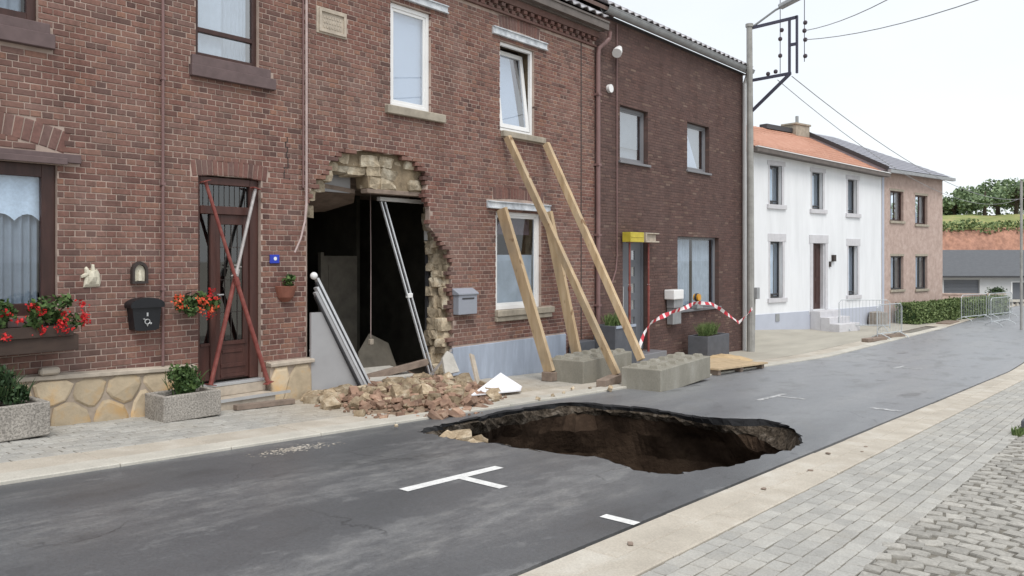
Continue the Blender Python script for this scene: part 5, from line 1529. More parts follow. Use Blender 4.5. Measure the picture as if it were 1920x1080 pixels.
# plants
def plant(name, label, cat, centres, n, size, mat, seed, stems=None, flowers=None, loc=None, fsize=.05, blades=0, bl=.2):
    rg = random.Random(seed)
    t = thing(name, label, cat, loc or centres[0][0])
    mb = MB()
    def pos():
        c, rad = centres[rg.randrange(len(centres))]
        d = Vector((rg.gauss(0, 1), rg.gauss(0, 1), rg.gauss(0, 1))).normalized() * rad * rg.random() ** .45
        return Vector(c) + d
    if n: leaves(mb, n, pos, size, rg)
    for _ in range(blades):
        c, rad = centres[rg.randrange(len(centres))]
        b = Vector(c) + Vector((rg.uniform(-1, 1) * rad, rg.uniform(-.5, .5) * rad, -rad * .6))
        tip = b + Vector((rg.gauss(0, .35), rg.gauss(0, .35), 1)).normalized() * bl * rg.uniform(.6, 1.2)
        sd_ = Vector((rg.uniform(-1, 1), rg.uniform(-1, 1), 0)).normalized() * .007
        m_ = b.lerp(tip, .6) + Vector((0, 0, .015))
        mb.add([b - sd_, b + sd_, m_ + sd_ * .8, tip, m_ - sd_ * .8], [(0, 1, 2, 3, 4)])
    mb.build("foliage", M[mat], t)
    if stems:
        mb = MB()
        for c, rad in centres: mb.tube([stems, Vector(stems).lerp(Vector(c), .6), c], [.012, .008, .004], 5)
        mb.build("stem", M['bark'], t)
    if flowers:
        for (fx, fy, fz), mt in flowers:
            mb = MB()
            leaves(mb, 26, lambda: (fx + rg.gauss(0, fsize * .42), fy + rg.gauss(0, fsize * .42), fz + rg.gauss(0, fsize * .38)), fsize * .55, rg)
            mb.build("flower", M[mt], t)
    return t
# window box with geraniums
t = thing("flower_box", "long brown wooden flower box under the left window", "flower box", (2.6, -.18, .62))
mb = MB(); mb.box(1.5, 3.46, -.33, -.31, .64, .80); mb.build("front_board", M['brown_box'], t, bevel=.004)
mb = MB(); mb.box(1.5, 3.40, -.36, -.332, .79, .90); mb.build("upper_board", M['brown_box'], t, bevel=.004)
mb = MB(); mb.box(3.44, 3.46, -.309, -.06, .64, .80); mb.box(1.5, 3.44, -.309, -.06, .64, .66); mb.box(1.5, 3.44, -.08, -.06, .66, .88); mb.build("trough", M['brown_box'], t)
mb = MB(); mb.box(1.52, 3.42, -.305, -.085, .70, .84); mb.build("soil", M['soil'], t)
rg = random.Random(8)
for k, (cx, lb) in enumerate(((1.85, "red geranium at the far left end of the flower box"), (2.35, "red geranium in the middle of the flower box left of the picture edge"), (2.85, "red geranium in the flower box at the left picture edge"), (3.25, "red geranium trailing over the right end of the flower box"))):
    cs = [((cx + rg.uniform(-.2, .2), -.24 + rg.uniform(-.1, .06), 1.0 + rg.uniform(-.06, .13)), rg.uniform(.07, .13)) for _ in range(6)]
    if k == 3: cs += [((3.42, -.28, .92), .10), ((3.34, -.30, 1.13), .08)]
    fl = [((cx + rg.uniform(-.26, .26), -.33 - rg.uniform(0, .09), .93 + rg.uniform(-.10, .20)), 'petal') for _ in range(7 if k > 1 else 5)]
    if k == 3: fl += [((3.50, -.32, .90), 'petal'), ((3.52, -.30, .99), 'petal'), ((3.30, -.4, .86), 'petal')]
    plant("geranium", lb, "plant", cs, 420, .062, 'leaf', 200 + k, (cx, -.2, .83), fl, (cx, -.2, .84), .06)['group'] = "geraniums in the window box"
# flower basket beside the door
t = thing("hanging_basket", "dark wire flower basket on the wall left of the door", "basket", (4.78, -.12, .95))
mb = MB()
for k in range(4):
    rr = .06 + .035 * k
    mb.tube([(4.78 + rr * math.cos(a), -.14 + rr * .6 * math.sin(a), .92 + .035 * k) for a in [q * math.pi / 8 for q in range(17)]], .005, 5)
mb.tube([(4.78, -.005, 1.15), (4.78, -.12, 1.17)], .008, 5); mb.build("wire_frame", M['dark_metal'], t)
mb = MB(); mb.tube([(4.78, -.14, .93), (4.78, -.14, 1.02)], [.06, .14], 10); mb.build("liner", M['soil'], t)
rg = random.Random(12)
cs = [((4.62 + .095 * k, -.2 + rg.uniform(-.05, .04), 1.03 + rg.uniform(-.05, .08)), rg.uniform(.07, .11)) for k in range(5)]
fl = [((4.54, -.27, 1.08), 'petal_orange'), ((4.58, -.29, 1.02), 'petal_orange'), ((4.56, -.25, 1.13), 'petal_orange'), ((4.78, -.32, 1.09), 'petal_orange'), ((4.83, -.32, 1.05), 'petal_orange'),
      ((4.88, -.30, 1.12), 'petal'), ((4.95, -.27, 1.19), 'petal'), ((4.99, -.27, 1.10), 'petal'), ((4.80, -.33, .97), 'petal_orange'), ((4.93, -.29, .96), 'petal_orange'), ((4.90, -.29, .90), 'petal'), ((4.98, -.26, 1.0), 'petal_orange')]
plant("geranium", "orange red geranium spilling out of the basket left of the door", "plant", cs, 520, .065, 'leaf', 231, (4.78, -.14, .98), fl, (4.78, -.14, 1.0), .06)
t = thing("wall_pot", "half round terracotta pot on the wall right of the door", "pot", (6.13, -.1, 1.05))
mb = MB(); n_ = 10
vs = []
for (z, rr) in ((1.0, .05), (1.06, .11), (1.20, .15), (1.205, .13)):
    vs += [(6.13 + rr * math.cos(math.pi + math.pi * k / n_), -.004 + rr * math.sin(math.pi + math.pi * k / n_), z) for k in range(n_ + 1)]
fs = [(q * 11 + k, q * 11 + k + 1, q * 11 + 12 + k, q * 11 + 11 + k) for q in range(3) for k in range(n_)] + [tuple(33 + k for k in range(11)), tuple(range(10, -1, -1))]
mb.add(vs, fs); mb.build("bowl", M['terracotta'], t, smooth=False)
plant("pot_plant", "small green plant growing in the terracotta wall pot", "plant", [((6.13, -.09, 1.27), .08), ((6.17, -.08, 1.31), .06)], 130, .06, 'leaf', 240, (6.13, -.08, 1.2), None, (6.13, -.08, 1.2))

# crossed steel props over the front door
def steel_prop(p, q, label, split, inner, group, r1=.027, r2=.021, plate=True):
    p, q = Vector(p), Vector(q)
    t = thing("steel_prop", label, "steel prop", p, group)
    m_ = p.lerp(q, split)
    mb = MB(); mb.tube([p, m_], r1, 10); mb.build("outer_tube", M['red_paint'], t, smooth=False)
    mb = MB(); mb.tube([m_, q], r2, 10); mb.build("inner_tube", M[inner], t)
    d = (q - p).normalized()
    mb = MB(); mb.tube([m_ - d * .05, m_ + d * .04], r1 * 1.35, 10); mb.build("collar", M['galvanised' if inner == 'galvanised' else 'red_paint'], t)
    s_ = Vector((1, 0, 0)) - d * d.x
    mb = MB(); mb.tube([m_ + d * .08 - s_.normalized() * .05, m_ + d * .08 + s_.normalized() * .05], .007, 6); mb.build("pin", M['galvanised'], t)
    if plate:
        for nm, c in (("base_plate", p), ("head_plate", q)):
            mb = MB(); mb.obox(c, d * .005, s_.normalized() * .05, d.cross(s_).normalized() * .05); mb.build(nm, M['red_paint'], t)
GX = "red steel props crossed over the brown front door"
steel_prop((5.06, -.06, .06), (5.69, -.02, 2.44), "red steel prop over the door with bare pale upper half, leaning right", .56, 'galvanised', GX)
steel_prop((5.80, -.13, .0), (4.99, -.06, 2.48), "all red steel prop over the door leaning left", .52, 'red_paint', GX)

# planters and shrubs on the left pavement
def planter(name, x0, x1, y0, y1, h, mat, label, rim=.06, drop=.05, loc=None, bev=.012):
    z = g((x0 + x1) / 2) + .004
    t = thing(name, label, "planter", ((x0 + x1) / 2, (y0 + y1) / 2, z))
    mb = MB()
    o = [(x0, y0), (x1, y0), (x1, y1), (x0, y1)]; i_ = [(x0 + rim, y0 + rim), (x1 - rim, y0 + rim), (x1 - rim, y1 - rim), (x0 + rim, y1 - rim)]
    vs = [(x, y, z) for x, y in o] + [(x, y, z + h) for x, y in o] + [(x, y, z + h) for x, y in i_] + [(x, y, z + .06) for x, y in i_]
    fs = [(0, 3, 2, 1), (12, 13, 14, 15)]
    for k in range(4):
        n_ = (k + 1) % 4
        fs += [(k, n_, 4 + n_, 4 + k), (4 + k, 4 + n_, 8 + n_, 8 + k), (8 + k, 8 + n_, 12 + n_, 12 + k)]
    mb.add(vs, fs); mb.build("trough", M[mat], t, bevel=bev, seg=2)
    mb = MB(); mb.box(x0 + rim, x1 - rim, y0 + rim, y1 - rim, z + .08, z + h - drop); mb.build("soil", M['soil'], t)
    return z + h
zt = planter("concrete_planter", 2.18, 3.08, -.64, -.14, .32, 'exposed', "rectangular concrete planter at the left picture edge")
plant("shrub", "dark green feathery shrub in the planter at the left picture edge", "shrub", [((2.62, -.40, zt + .12), .13), ((2.72, -.40, zt + .22), .13), ((2.55, -.38, zt + .26), .12), ((2.86, -.40, zt + .06), .11), ((2.45, -.4, zt + .1), .12)], 900, .055, 'leaf_dark', 301, (2.65, -.4, zt - .05), None, (2.65, -.4, zt - .05), blades=420, bl=.2)
zt = planter("concrete_planter", 4.21, 4.88, -.60, -.17, .285, 'exposed', "rectangular concrete planter between the stone base and the door steps")
plant("shrub", "round bright green shrub in the planter left of the door steps", "shrub", [((4.53, -.38, zt + .10), .14), ((4.60, -.38, zt + .19), .12), ((4.48, -.36, zt + .20), .11), ((4.55, -.40, zt + .02), .13), ((4.66, -.38, zt + .08), .10)], 900, .05, 'leaf', 302, (4.53, -.38, zt - .05), None, (4.53, -.38, zt - .05), blades=160, bl=.16)
mb = MB(); zz = g(5.5) + .03
mb.beam((5.20, -.36, g(5.2) + .035), (6.02, -.34, g(6.0) + .035), .09, .06)
tag(mb.build("wooden_plank", M['old_timber'], loc=(5.6, -.35, zz - .03), bevel=.004), "short weathered plank lying below the door steps", "plank")

# ================================================================== COLLAPSE: rubble, fallen pieces
r = random.Random(77)
AREA = [(6.5, .9), (6.44, .0), (6.1, -.7), (6.0, -1.5), (6.12, -2.2), (7.05, -2.42), (7.9, -2.05), (8.9, -1.45), (9.25, -.5), (9.2, 1.0)]
def HR(x, y):
    if not inside(AREA, x, y): return -.05
    e = 1e9
    for i in range(len(AREA)):
        (x1, y1), (x2, y2) = AREA[i], AREA[(i + 1) % len(AREA)]
        t_ = max(0, min(1, ((x - x1) * (x2 - x1) + (y - y1) * (y2 - y1)) / ((x2 - x1) ** 2 + (y2 - y1) ** 2)))
        e = min(e, math.hypot(x - x1 - t_ * (x2 - x1), y - y1 - t_ * (y2 - y1)))
    h = min(1, e / .6) * (.03 + .07 * math.exp(-((x - 7.6) ** 2 + (y + .9) ** 2) / .9) + .08 * math.exp(-((x - 8.6) ** 2 + (y + .3) ** 2) / .3))
    return h + .035 * mnoise.noise(Vector((x * 5, y * 5, 1))) * min(1, e / .3)
mb = MB()
nx, ny = 64, 66
for i in range(nx + 1):
    for j in range(ny + 1):
        x, y = 5.95 + 3.35 * i / nx, -2.45 + 3.4 * j / ny
        mb.v.append((x, y, g(x) + HR(x, y) - .015 + r.uniform(-.008, .008)))
for i in range(nx):
    for j in range(ny):
        x, y = 5.95 + 3.35 * (i + .5) / nx, -2.45 + 3.4 * (j + .5) / ny
        if inside(AREA, x, y) and not (y > -.02 and x < 6.5):
            a = i * (ny + 1) + j
            mb.f.append((a, a + ny + 1, a + ny + 2, a + 1)); mb.m.append(0)
used = sorted(set(q for f in mb.f for q in f)); mp_ = {q: k for k, q in enumerate(used)}
mb.v = [mb.v[q] for q in used]; mb.f = [tuple(mp_[q] for q in f) for f in mb.f]
o = mb.build("rubble_mound", M['rubble']); o['kind'] = 'stuff'
# small chips
mb = MB()
CH = [rock_mesh(500 + k, M['fallen_brick'], "chip", 1, .8, .6) for k in range(3)]
for k in range(900):
    for _ in range(20):
        x, y = r.uniform(5.9, 9.6), r.uniform(-2.46, .9)
        if inside(AREA, x + r.gauss(0, .06), y + r.gauss(0, .06)) and not (y > -.05 and x < 6.55) and not inside(RIM, x, y): break
    s_ = r.uniform(.015, .05)
    me = CH[k % 3]
    rot = Matrix.Rotation(r.uniform(0, 6.3), 3, 'Z') @ Matrix.Rotation(r.uniform(-.6, .6), 3, 'X')
    c = Vector((x, y, g(x) + max(0, HR(x, y)) + s_ * .2))
    mb.add([c + rot @ (v.co * s_) for v in me.vertices], [tuple(p.vertices) for p in me.polygons])
o = mb.build("rubble_chips", M['fallen_brick']); o['kind'] = 'stuff'
def broken_brick(seed, L):
    rr = random.Random(seed)
    a, b, c = L / 2, .05, .031
    bm = bmesh.new()
    bmesh.ops.create_cube(bm, size=1)
    bmesh.ops.subdivide_edges(bm, edges=[e for e in bm.edges if abs(e.verts[0].co.x - e.verts[1].co.x) > .5], cuts=1)
    for v in bm.verts:
        k = Vector((v.co.x * 2 * a, v.co.y * 2 * b, v.co.z * 2 * c))
        if v.co.x > .4 and L < .19: k.x += rr.uniform(-.035, .02)
        v.co = k + Vector((rr.uniform(-.004, .004), rr.uniform(-.004, .004), rr.uniform(-.003, .003)))
    bmesh.ops.bevel(bm, geom=bm.edges[:], offset=.005, segments=1, affect='EDGES')
    me = bpy.data.meshes.new("fallen_brick"); bm.to_mesh(me); bm.free(); me.materials.append(M['fallen_brick']); return me
BB = [broken_brick(900 + k, (.205, .205, .15, .12, .10, .17)[k]) for k in range(6)]
ST = [rock_mesh(950 + k, M['rubble_stone'], "fallen_stone", 1, .8, .7) for k in range(6)]
def drop_on_pile(me, name, s_, label, cat, group, centre=None):
    for _ in range(60):
        if centre: x, y = r.gauss(centre[0], centre[2]), r.gauss(centre[1], centre[3])
        else: x, y = r.uniform(5.95, 9.5), r.uniform(-2.4, .7)
        if inside(AREA, x, y) and not (y > -.16 and x < 6.6) and not inside(RIM, x, y): break
    h = max(0, HR(x, y))
    tag(inst(me, name, None, (x, y, g(x) + h + .012 + r.uniform(0, .028)), (r.gauss(0, .30), r.gauss(0, .30), r.uniform(0, 6.28)), (s_, s_, s_)), label, cat, group)
for k in range(150):
    drop_on_pile(BB[r.randrange(6)], "fallen_brick", r.uniform(.9, 1.08), "loose red brick lying in the rubble heap below the hole", "brick", "loose bricks in the rubble heap", (7.55, -1.15, .85, .75) if k % 3 else None)
for k in range(95):
    drop_on_pile(ST[r.randrange(6)], "fallen_stone", r.uniform(.08, .20), "loose yellowish stone lump lying in the rubble heap", "stone", "loose yellow stones in the rubble heap", (7.8, -1.0, .9, .7) if k % 3 else (6.6, -.25, .2, .2))
for k in range(14):
    drop_on_pile(ST[r.randrange(6)], "fallen_stone", r.uniform(.20, .29) if k % 2 else r.uniform(.12, .19), "large pale block lying among the smaller bricks of the rubble heap", "stone", "large pale blocks in the rubble heap", (8.0, -.9, .75, .5) if k % 2 else (6.8, -.5, .25, .35))
for k, (x, y, z, s_) in enumerate(((6.34, -2.93, -.42, .26), (6.16, -2.9, -.38, .17), (6.55, -2.98, -.50, .22), (6.62, -3.14, -.55, .17), (6.28, -3.14, -.45, .16), (6.42, -3.08, -.46, .15))):
    tag(inst(ST[k], "fallen_stone", None, (x, y, z), (r.gauss(0, .3), r.gauss(0, .3), r.uniform(0, 6)), (s_, s_, s_ * 1.05)), ("largest pale stone on the ledge in the left corner of the sinkhole", "leftmost pale stone on the ledge in the left corner of the sinkhole", "second largest pale stone on the ledge, right of the largest", "rightmost pale stone on the sinkhole ledge, lowest in the hole", "small pale stone on the ledge nearest the near rim of the sinkhole", "smallest pale stone on the ledge, wedged below the largest one")[k], "stone", "stones on the sinkhole ledge")
for k, (x, y, s_) in enumerate(((9.9, -1.9, .05), (10.3, -2.32, .085), (10.15, -2.05, .045), (9.4, -2.1, .04), (5.8, -2.5, .035), (10.9, -1.75, .06), (8.6, -2.25, .06), (9.0, -2.2, .06))):
    tag(inst(ST[k % 6], "fallen_stone", None, (x, y, g(x) + s_ * .28 + .03), (r.gauss(0, .3), r.gauss(0, .3), r.uniform(0, 6)), (s_, s_, s_)), ("stone on the kerb left of the wooden sleeper between the blocks", "largest stone lying on the kerb just before the concrete blocks", "tiny stone on the gutter slabs between white board and sleeper", "tiny stone on the kerb right of the white board", "lone pebble on the road left of the sinkhole corner", "stone lying against the sleeper between the concrete blocks", "pale stone at the right foot of the rubble near the kerb", "pale stone on the kerb in front of the white board")[k], "stone", "stones scattered along the kerb")
# large sheets and frames in the hole
mb = MB(); mb.wall([(6.49, -.40), (7.42, -.40), (7.30, -.20), (6.66, .84), (6.49, .84)], [], -.02, .02)
o = mb.build("leaning_sheet", M['panel_grey'], loc=(6.5, .0, -.35), bevel=.003); o.location.y = -.06; o.rotation_euler = (0, 0, R(-5)); tag(o, "large grey sheet leaning in the left corner of the hole", "sheet")
t = thing("fallen_window_frame", "pale window frame leaning diagonally in the left of the hole", "frame", (6.95, -.1, -.3))
A_, B_ = Vector((6.53, -.07, 1.27)), Vector((7.40, -.20, -.36))
d = (B_ - A_).normalized(); nn = Vector((-d.z, 0, d.x)).normalized() * -1
for k, (off, wd, mt, dp) in enumerate(((-.055, .035, 'aluminium', .07), (-.02, .022, 'dark_frame', .05), (.012, .035, 'aluminium', .08), (.055, .045, 'panel_grey', .06), (.09, .016, 'dark_frame', .05))):
    mb = MB(); mb.beam(A_ + nn * off + d * (.05 * k), B_ + nn * off, wd, dp, (0, -1, 0) if False else d.cross(nn).cross(d) if False else Vector((0, 1, 0)))
    mb.build("frame_bar" if mt != 'dark_frame' else "rubber_seal", M[mt], t)
bm = bmesh.new(); bmesh.ops.create_uvsphere(bm, u_segments=14, v_segments=10, radius=.05)
me = bpy.data.meshes.new("ball"); bm.to_mesh(me); bm.free(); me.materials.append(M['white_pvc'])
o = inst(me, "ball_end", t, (6.53, -.08, 1.33)); [setattr(p, 'use_smooth', True) for p in me.polygons]
t = thing("hanging_rail", "long twin white rail hanging diagonally across the dark opening", "rail", (8.6, .38, -.25))
A_, B_ = Vector((8.12, .36, 2.42)), Vector((8.93, .12, -.30))
for off in (-.038, .038):
    mb = MB(); mb.beam(A_ + Vector((off, 0, 0)), B_ + Vector((off, 0, 0)), .024, .03, (0, 1, 0)); mb.build("rail_bar", M['aluminium'], t)
mb = MB(); c = A_.lerp(B_, .53); mb.box(c.x - .05, c.x + .05, c.y - .03, c.y + .03, c.z - .03, c.z + .04); mb.build("joint", M['white_pvc'], t, bevel=.006)
for q in (.15, .35, .7, .85):
    c = A_.lerp(B_, q); mb = MB(); mb.box(c.x - .027, c.x + .027, c.y - .008, c.y + .008, c.z - .01, c.z + .01); mb.build("cross_piece", M['dark_frame'], t)
t = thing("hanging_cable", "thin grey cable hanging down inside the room with a socket at its end", "cable", (8.42, 1.0, 2.6))
mb = MB(); mb.tube([(8.42, 1.0, 2.7), (8.43, 1.0, 1.5), (8.42, .99, .28)], .007, 5); mb.build("wire", M['cable_pale'], t)
mb = MB(); mb.box(8.39, 8.46, .96, 1.02, .18, .27); mb.build("socket", M['cap_stone'], t, bevel=.008)
def slab_piece(name, pts, th, mat, label, cat):
    pts = [Vector(p) for p in pts]
    nrm = (pts[1] - pts[0]).cross(pts[2] - pts[0]).normalized() * th
    n_ = len(pts)
    mb = MB(); mb.add(pts + [p + nrm for p in pts], [tuple(range(n_))[::-1], tuple(range(n_, 2 * n_))] + [(k, (k + 1) % n_, n_ + (k + 1) % n_, n_ + k) for k in range(n_)])
    tag(mb.build(name, M[mat], loc=pts[0]), label, cat)
slab_piece("white_board", [(8.0, -1.56, g(8.1) + .06), (8.95, -1.66, g(8.9) + .05), (9.28, -1.42, g(9.1) + .05), (9.05, -1.2, -.15)], .015, 'panel_white', "white board lying tilted on the kerb at the right of the rubble", "board")
slab_piece("plaster_sheet", [(7.15, .75, -.42), (7.75, .55, -.42), (7.62, .85, .05), (7.35, 1.0, .28), (7.2, .95, .2)], .03, 'panel_grey', "broken grey plaster sheet behind the fallen window frame", "plaster sheet")
slab_piece("plaster_sheet", [(8.35, 1.2, -.42), (9.05, 1.0, -.42), (9.05, 1.3, .12), (8.72, 1.4, .30), (8.45, 1.35, .02)], .03, 'stained_door', "dull plaster sheet propped up deep inside the room right of the hanging cable", "plaster sheet")
slab_piece("plaster_sheet", [(7.55, .1, -.26), (8.5, .0, -.25), (8.6, .75, -.18), (7.75, .8, -.16)], .03, 'plaster', "flat broken plaster sheet lying on the rubble inside the opening", "plaster sheet")
slab_piece("plaster_sheet", [(8.72, -.35, -.22), (9.0, -.38, -.2), (8.98, -.25, .06), (8.86, -.25, .12), (8.76, -.25, .02)], .04, 'plaster', "small upright plaster lump at the foot of the broken stone jamb", "plaster sheet")
mb = MB(); mb.beam((9.28, -.55, -.42), (9.45, -.25, .02), .10, .03, (0, 1, 0)); tag(mb.build("metal_strip", M['cap_stone'], loc=(9.28, -.55, -.42)), "short grey strip leaning against the blue plinth by the rubble", "strip")
mb = MB(); mb.beam((7.75, .35, -.22), (8.75, .05, -.05), .08, .10); tag(mb.build("fallen_beam", M['old_timber'], loc=(7.75, .35, -.22), bevel=.006), "fallen timber beam lying across the rubble in the opening", "beam")
mb = MB(); mb.beam((8.85, .1, -.30), (9.12, -.12, .12), .035, .035); tag(mb.build("iron_bar", M['galvanised'], loc=(8.85, .1, -.3)), "thin iron bar sticking out at the foot of the stone jamb", "bar")

# ================================================================== SHORING: concrete blocks, timbers
def block(c0, ang, L, W, H, label, seed):
    x0, y0 = c0
    z = g(x0 + L / 2) + .006
    t = thing("concrete_block", label, "concrete block", (x0, y0, z), "concrete blocks holding the props", rotz=ang)
    ORG[t.name] = Vector((0, 0, 0))
    mb = MB(); mb.box(0, L, 0, W, 0, H); mb.build("body", M['concrete'], t, bevel=.012, seg=2)
    nx = 6
    for i in range(nx):
        for j in range(2):
            cx, cy = L * (i + .5) / nx, W * (j + .5) / 2
            a, b = .085, .06
            mb = MB(); mb.add([(cx - a, cy - a, H - .002), (cx + a, cy - a, H - .002), (cx + a, cy + a, H - .002), (cx - a, cy + a, H - .002), (cx - b, cy - b, H + .048), (cx + b, cy - b, H + .048), (cx + b, cy + b, H + .048), (cx - b, cy + b, H + .048)],
                   [(4, 5, 6, 7), (0, 1, 5, 4), (1, 2, 6, 5), (2, 3, 7, 6), (3, 0, 4, 7)])
            mb.build("stud", M['concrete'], t, bevel=.008)
block((10.91, -2.84), R(5.5), 2.15, .67, .375, "concrete block with studs nearest the road, right of the sinkhole", 1)
block((10.74, -1.52), R(4.5), 1.75, .70, .40, "concrete block with studs close to the blue plinth, left of the other block", 2)
def timber(p, q, wx, dp, label):
    p, q = Vector(p), Vector(q)
    mb = MB(); mb.beam(p, q, wx, dp, (0, -1, 0))
    tag(mb.build("timber_prop", M['timber'], loc=q, bevel=.004), label, "timber prop", "timber props shoring the brick front")
timber((10.37, -.10, 2.40), (10.66, -.90, -.33), .075, .20, "left timber prop standing on a small wood block below the ground floor window")
timber((11.66, -.10, 2.40), (11.86, -.68, -.45), .075, .19, "timber prop behind the others, from the ground window lintel to the rear concrete block")
timber((10.52, -.10, 3.64), (11.20, -1.87, -.34), .085, .12, "long timber prop from the left end of the upper sill down between the concrete blocks")
timber((11.62, -.10, 3.64), (11.42, -2.20, -.10), .085, .12, "long timber prop from the right end of the upper sill onto the front concrete block")
mb = MB(); z = g(10.55); mb.box(10.54, 10.72, -1.02, -.82, z + .004, z + .15); tag(mb.build("wood_block", M['old_timber'], loc=(10.6, -.9, z), bevel=.006), "small wood block under the foot of the left timber prop", "wood block")
mb = MB(); z = g(10.8); mb.beam((10.50, -2.02, z + .075), (11.35, -1.80, z + .07), .16, .14); tag(mb.build("wooden_sleeper", M['old_timber'], loc=(10.8, -2, z), bevel=.008), "dark wooden sleeper on the kerb wedged between the two concrete blocks", "sleeper")
# pallet of boards and heap of sand
t = thing("board_stack", "low stack of wooden boards on bearers at the road edge right of the concrete blocks", "boards", (15.0, -1.7, g(15)))
for k in range(7):
    y = -2.34 + k * .16
    mb = MB(); mb.beam((13.75 + r.uniform(-.1, .1), y, g(13.75) + .115), (16.15 + r.uniform(-.1, .1), y - .02, g(16.15) + .115), .15, .03); mb.build("board", M['plywood'], t)
for x in (13.9, 14.9, 15.95):
    mb = MB(); mb.box(x, x + .12, -2.38, -1.3, g(x) + .005, g(x) + .097); mb.build("bearer", M['old_timber'], t)
mb = MB()
n_, m_ = 28, 10
SX, SY = 17.15, -1.0
mb.v.append((SX, SY, g(SX) + .13))
for k in range(1, m_ + 1):
    q = k / m_
    for i in range(n_):
        a = 2 * math.pi * i / n_
        rr = 1 + .18 * mnoise.noise(Vector((math.cos(a) * 2, math.sin(a) * 2, 3)))
        x, y = SX + 1.05 * q * rr * math.cos(a), SY + .5 * q * rr * math.sin(a)
        mb.v.append((x, y, g(x) + .13 * (1 - q ** 1.6) + .05 * mnoise.noise(Vector((x * 6, y * 6, 0))) * (1 - q) + .003))
for i in range(n_): mb.f.append((0, 1 + i, 1 + (i + 1) % n_)); mb.m.append(0)
for k in range(m_ - 1):
    for i in range(n_):
        a = 1 + k * n_ + i; b = 1 + k * n_ + (i + 1) % n_
        mb.f.append((a, a + n_, b + n_, b)); mb.m.append(0)
tag(mb.build("sand_heap", M['sand'], loc=(SX, SY, g(SX)), smooth=True), "low heap of yellow sand on the pavement before the dark brick house", "sand heap")

# ================================================================== THINGS ON THE BRICK FRONTS TO THE RIGHT
t = thing("letterbox", "plain grey letterbox on the brick wall right of the hole", "letterbox", (9.5, 0, .66))
mb = MB(); mb.box(9.28, 9.72, -.13, -.002, .655, .98); mb.build("body", M['grey_box'], t, bevel=.01, seg=2)
mb = MB(); mb.add([(9.26, -.15, .97), (9.74, -.15, .97), (9.74, -.001, .97), (9.26, -.001, .97), (9.26, -.15, 1.0), (9.74, -.15, 1.0), (9.74, -.001, 1.08), (9.26, -.001, 1.08)], [(0, 3, 2, 1), (4, 5, 6, 7), (0, 1, 5, 4), (1, 2, 6, 5), (2, 3, 7, 6), (3, 0, 4, 7)])
mb.build("lid", M['grey_box'], t, bevel=.006)
mb = MB(); mb.box(9.36, 9.64, -.136, -.131, .90, .925); mb.build("slot", M['dark_frame'], t)
# props and beams in the doorway of the dark house
def doorprop(x, label, inner): steel_prop((x, -.16, g(x) + .01 if x > 15 else g(x) + .01), (x, -.16, 1.88), label, .62, inner, "steel props in the doorway of the dark house", .026, .021)
doorprop(14.42, "red steel prop at the left side of the grey door carrying the yellow beam", 'red_paint')
doorprop(15.20, "red steel prop at the right side of the grey door carrying the brown beam", 'red_paint')
mb = MB(); mb.box(14.30, 14.84, -.26, -.06, 1.895, 2.10); mb.box(14.32, 14.82, -.268, -.261, 1.99, 2.01)
tag(mb.build("yellow_beam", M['yellow'], loc=(14.5, -.1, 1.9), bevel=.006), "yellow formwork beam end above the left of the grey door", "beam")
mb = MB(); mb.box(14.93, 15.50, -.26, -.06, 1.895, 1.925); mb.box(14.93, 15.50, -.26, -.06, 2.075, 2.10); mb.box(14.98, 15.45, -.20, -.12, 1.926, 2.074); mb.box(14.93, 14.975, -.26, -.06, 1.926, 2.074)
tag(mb.build("formwork_beam", M['cap_stone'], loc=(15.2, -.1, 1.9), bevel=.004), "weathered brown formwork beam above the right of the grey door", "beam")
t = thing("wall_lamp", "white floodlight high on the dark brick wall near the downpipe", "lamp", (13.95, 0, 5.8))
mb = MB(); mb.tube([(14.22, -.02, 5.92), (14.05, -.12, 5.86)], .03, 8); mb.build("arm", M['white_pvc'], t)
mb = MB(); mb.tube([(14.12, -.10, 5.88), (13.96, -.16, 5.78), (13.88, -.19, 5.72)], [.06, .095, .10], 12); mb.build("head", M['white_pvc'], t)
mb = MB(); mb.tube([(13.86, -.001, 5.02), (13.86, -.07, 5.02)], .085, 14); tag(mb.build("round_wall_box", M['white_pvc'], loc=(13.86, 0, 5.02)), "round white wall box below the floodlight", "wall box")
t = thing("letterbox", "grey pedestal letterbox with white lid left of the dark house window", "letterbox", (16.45, -.1, .2))
mb = MB(); mb.box(16.25, 16.68, -.22, -.02, .42, .62); mb.build("body", M['zinc'], t, bevel=.01)
mb = MB(); mb.box(16.16, 16.62, -.27, -.01, .62, .84); mb.build("hood", M['white_pvc'], t, bevel=.02, seg=2)
mb = MB(); mb.box(16.27, 16.66, -.18, -.02, .05, .419); mb.build("pedestal", M['zinc'], t, bevel=.008)
t = thing("warning_lamp", "amber road warning lamp on the window sill of the dark house", "lamp", (17.65, -.02, .34))
mb = MB(); mb.box(17.55, 17.85, -.14, .02, .34, .50); mb.build("battery_case", M['zinc'], t, bevel=.01)
mb = MB(); mb.tube([(17.68, -.13, .61), (17.68, .0, .61)], [.085, .085], 14); mb.build("lens", M['amber'], t)
mb = MB(); mb.tube([(17.68, -.09, .61), (17.68, -.04, .61)], [.10, .10], 14); mb.build("lens_rim", M['dark_frame'], t)
mb = MB(); mb.box(17.66, 17.70, -.09, -.05, .50, .54); mb.build("stem", M['dark_frame'], t)
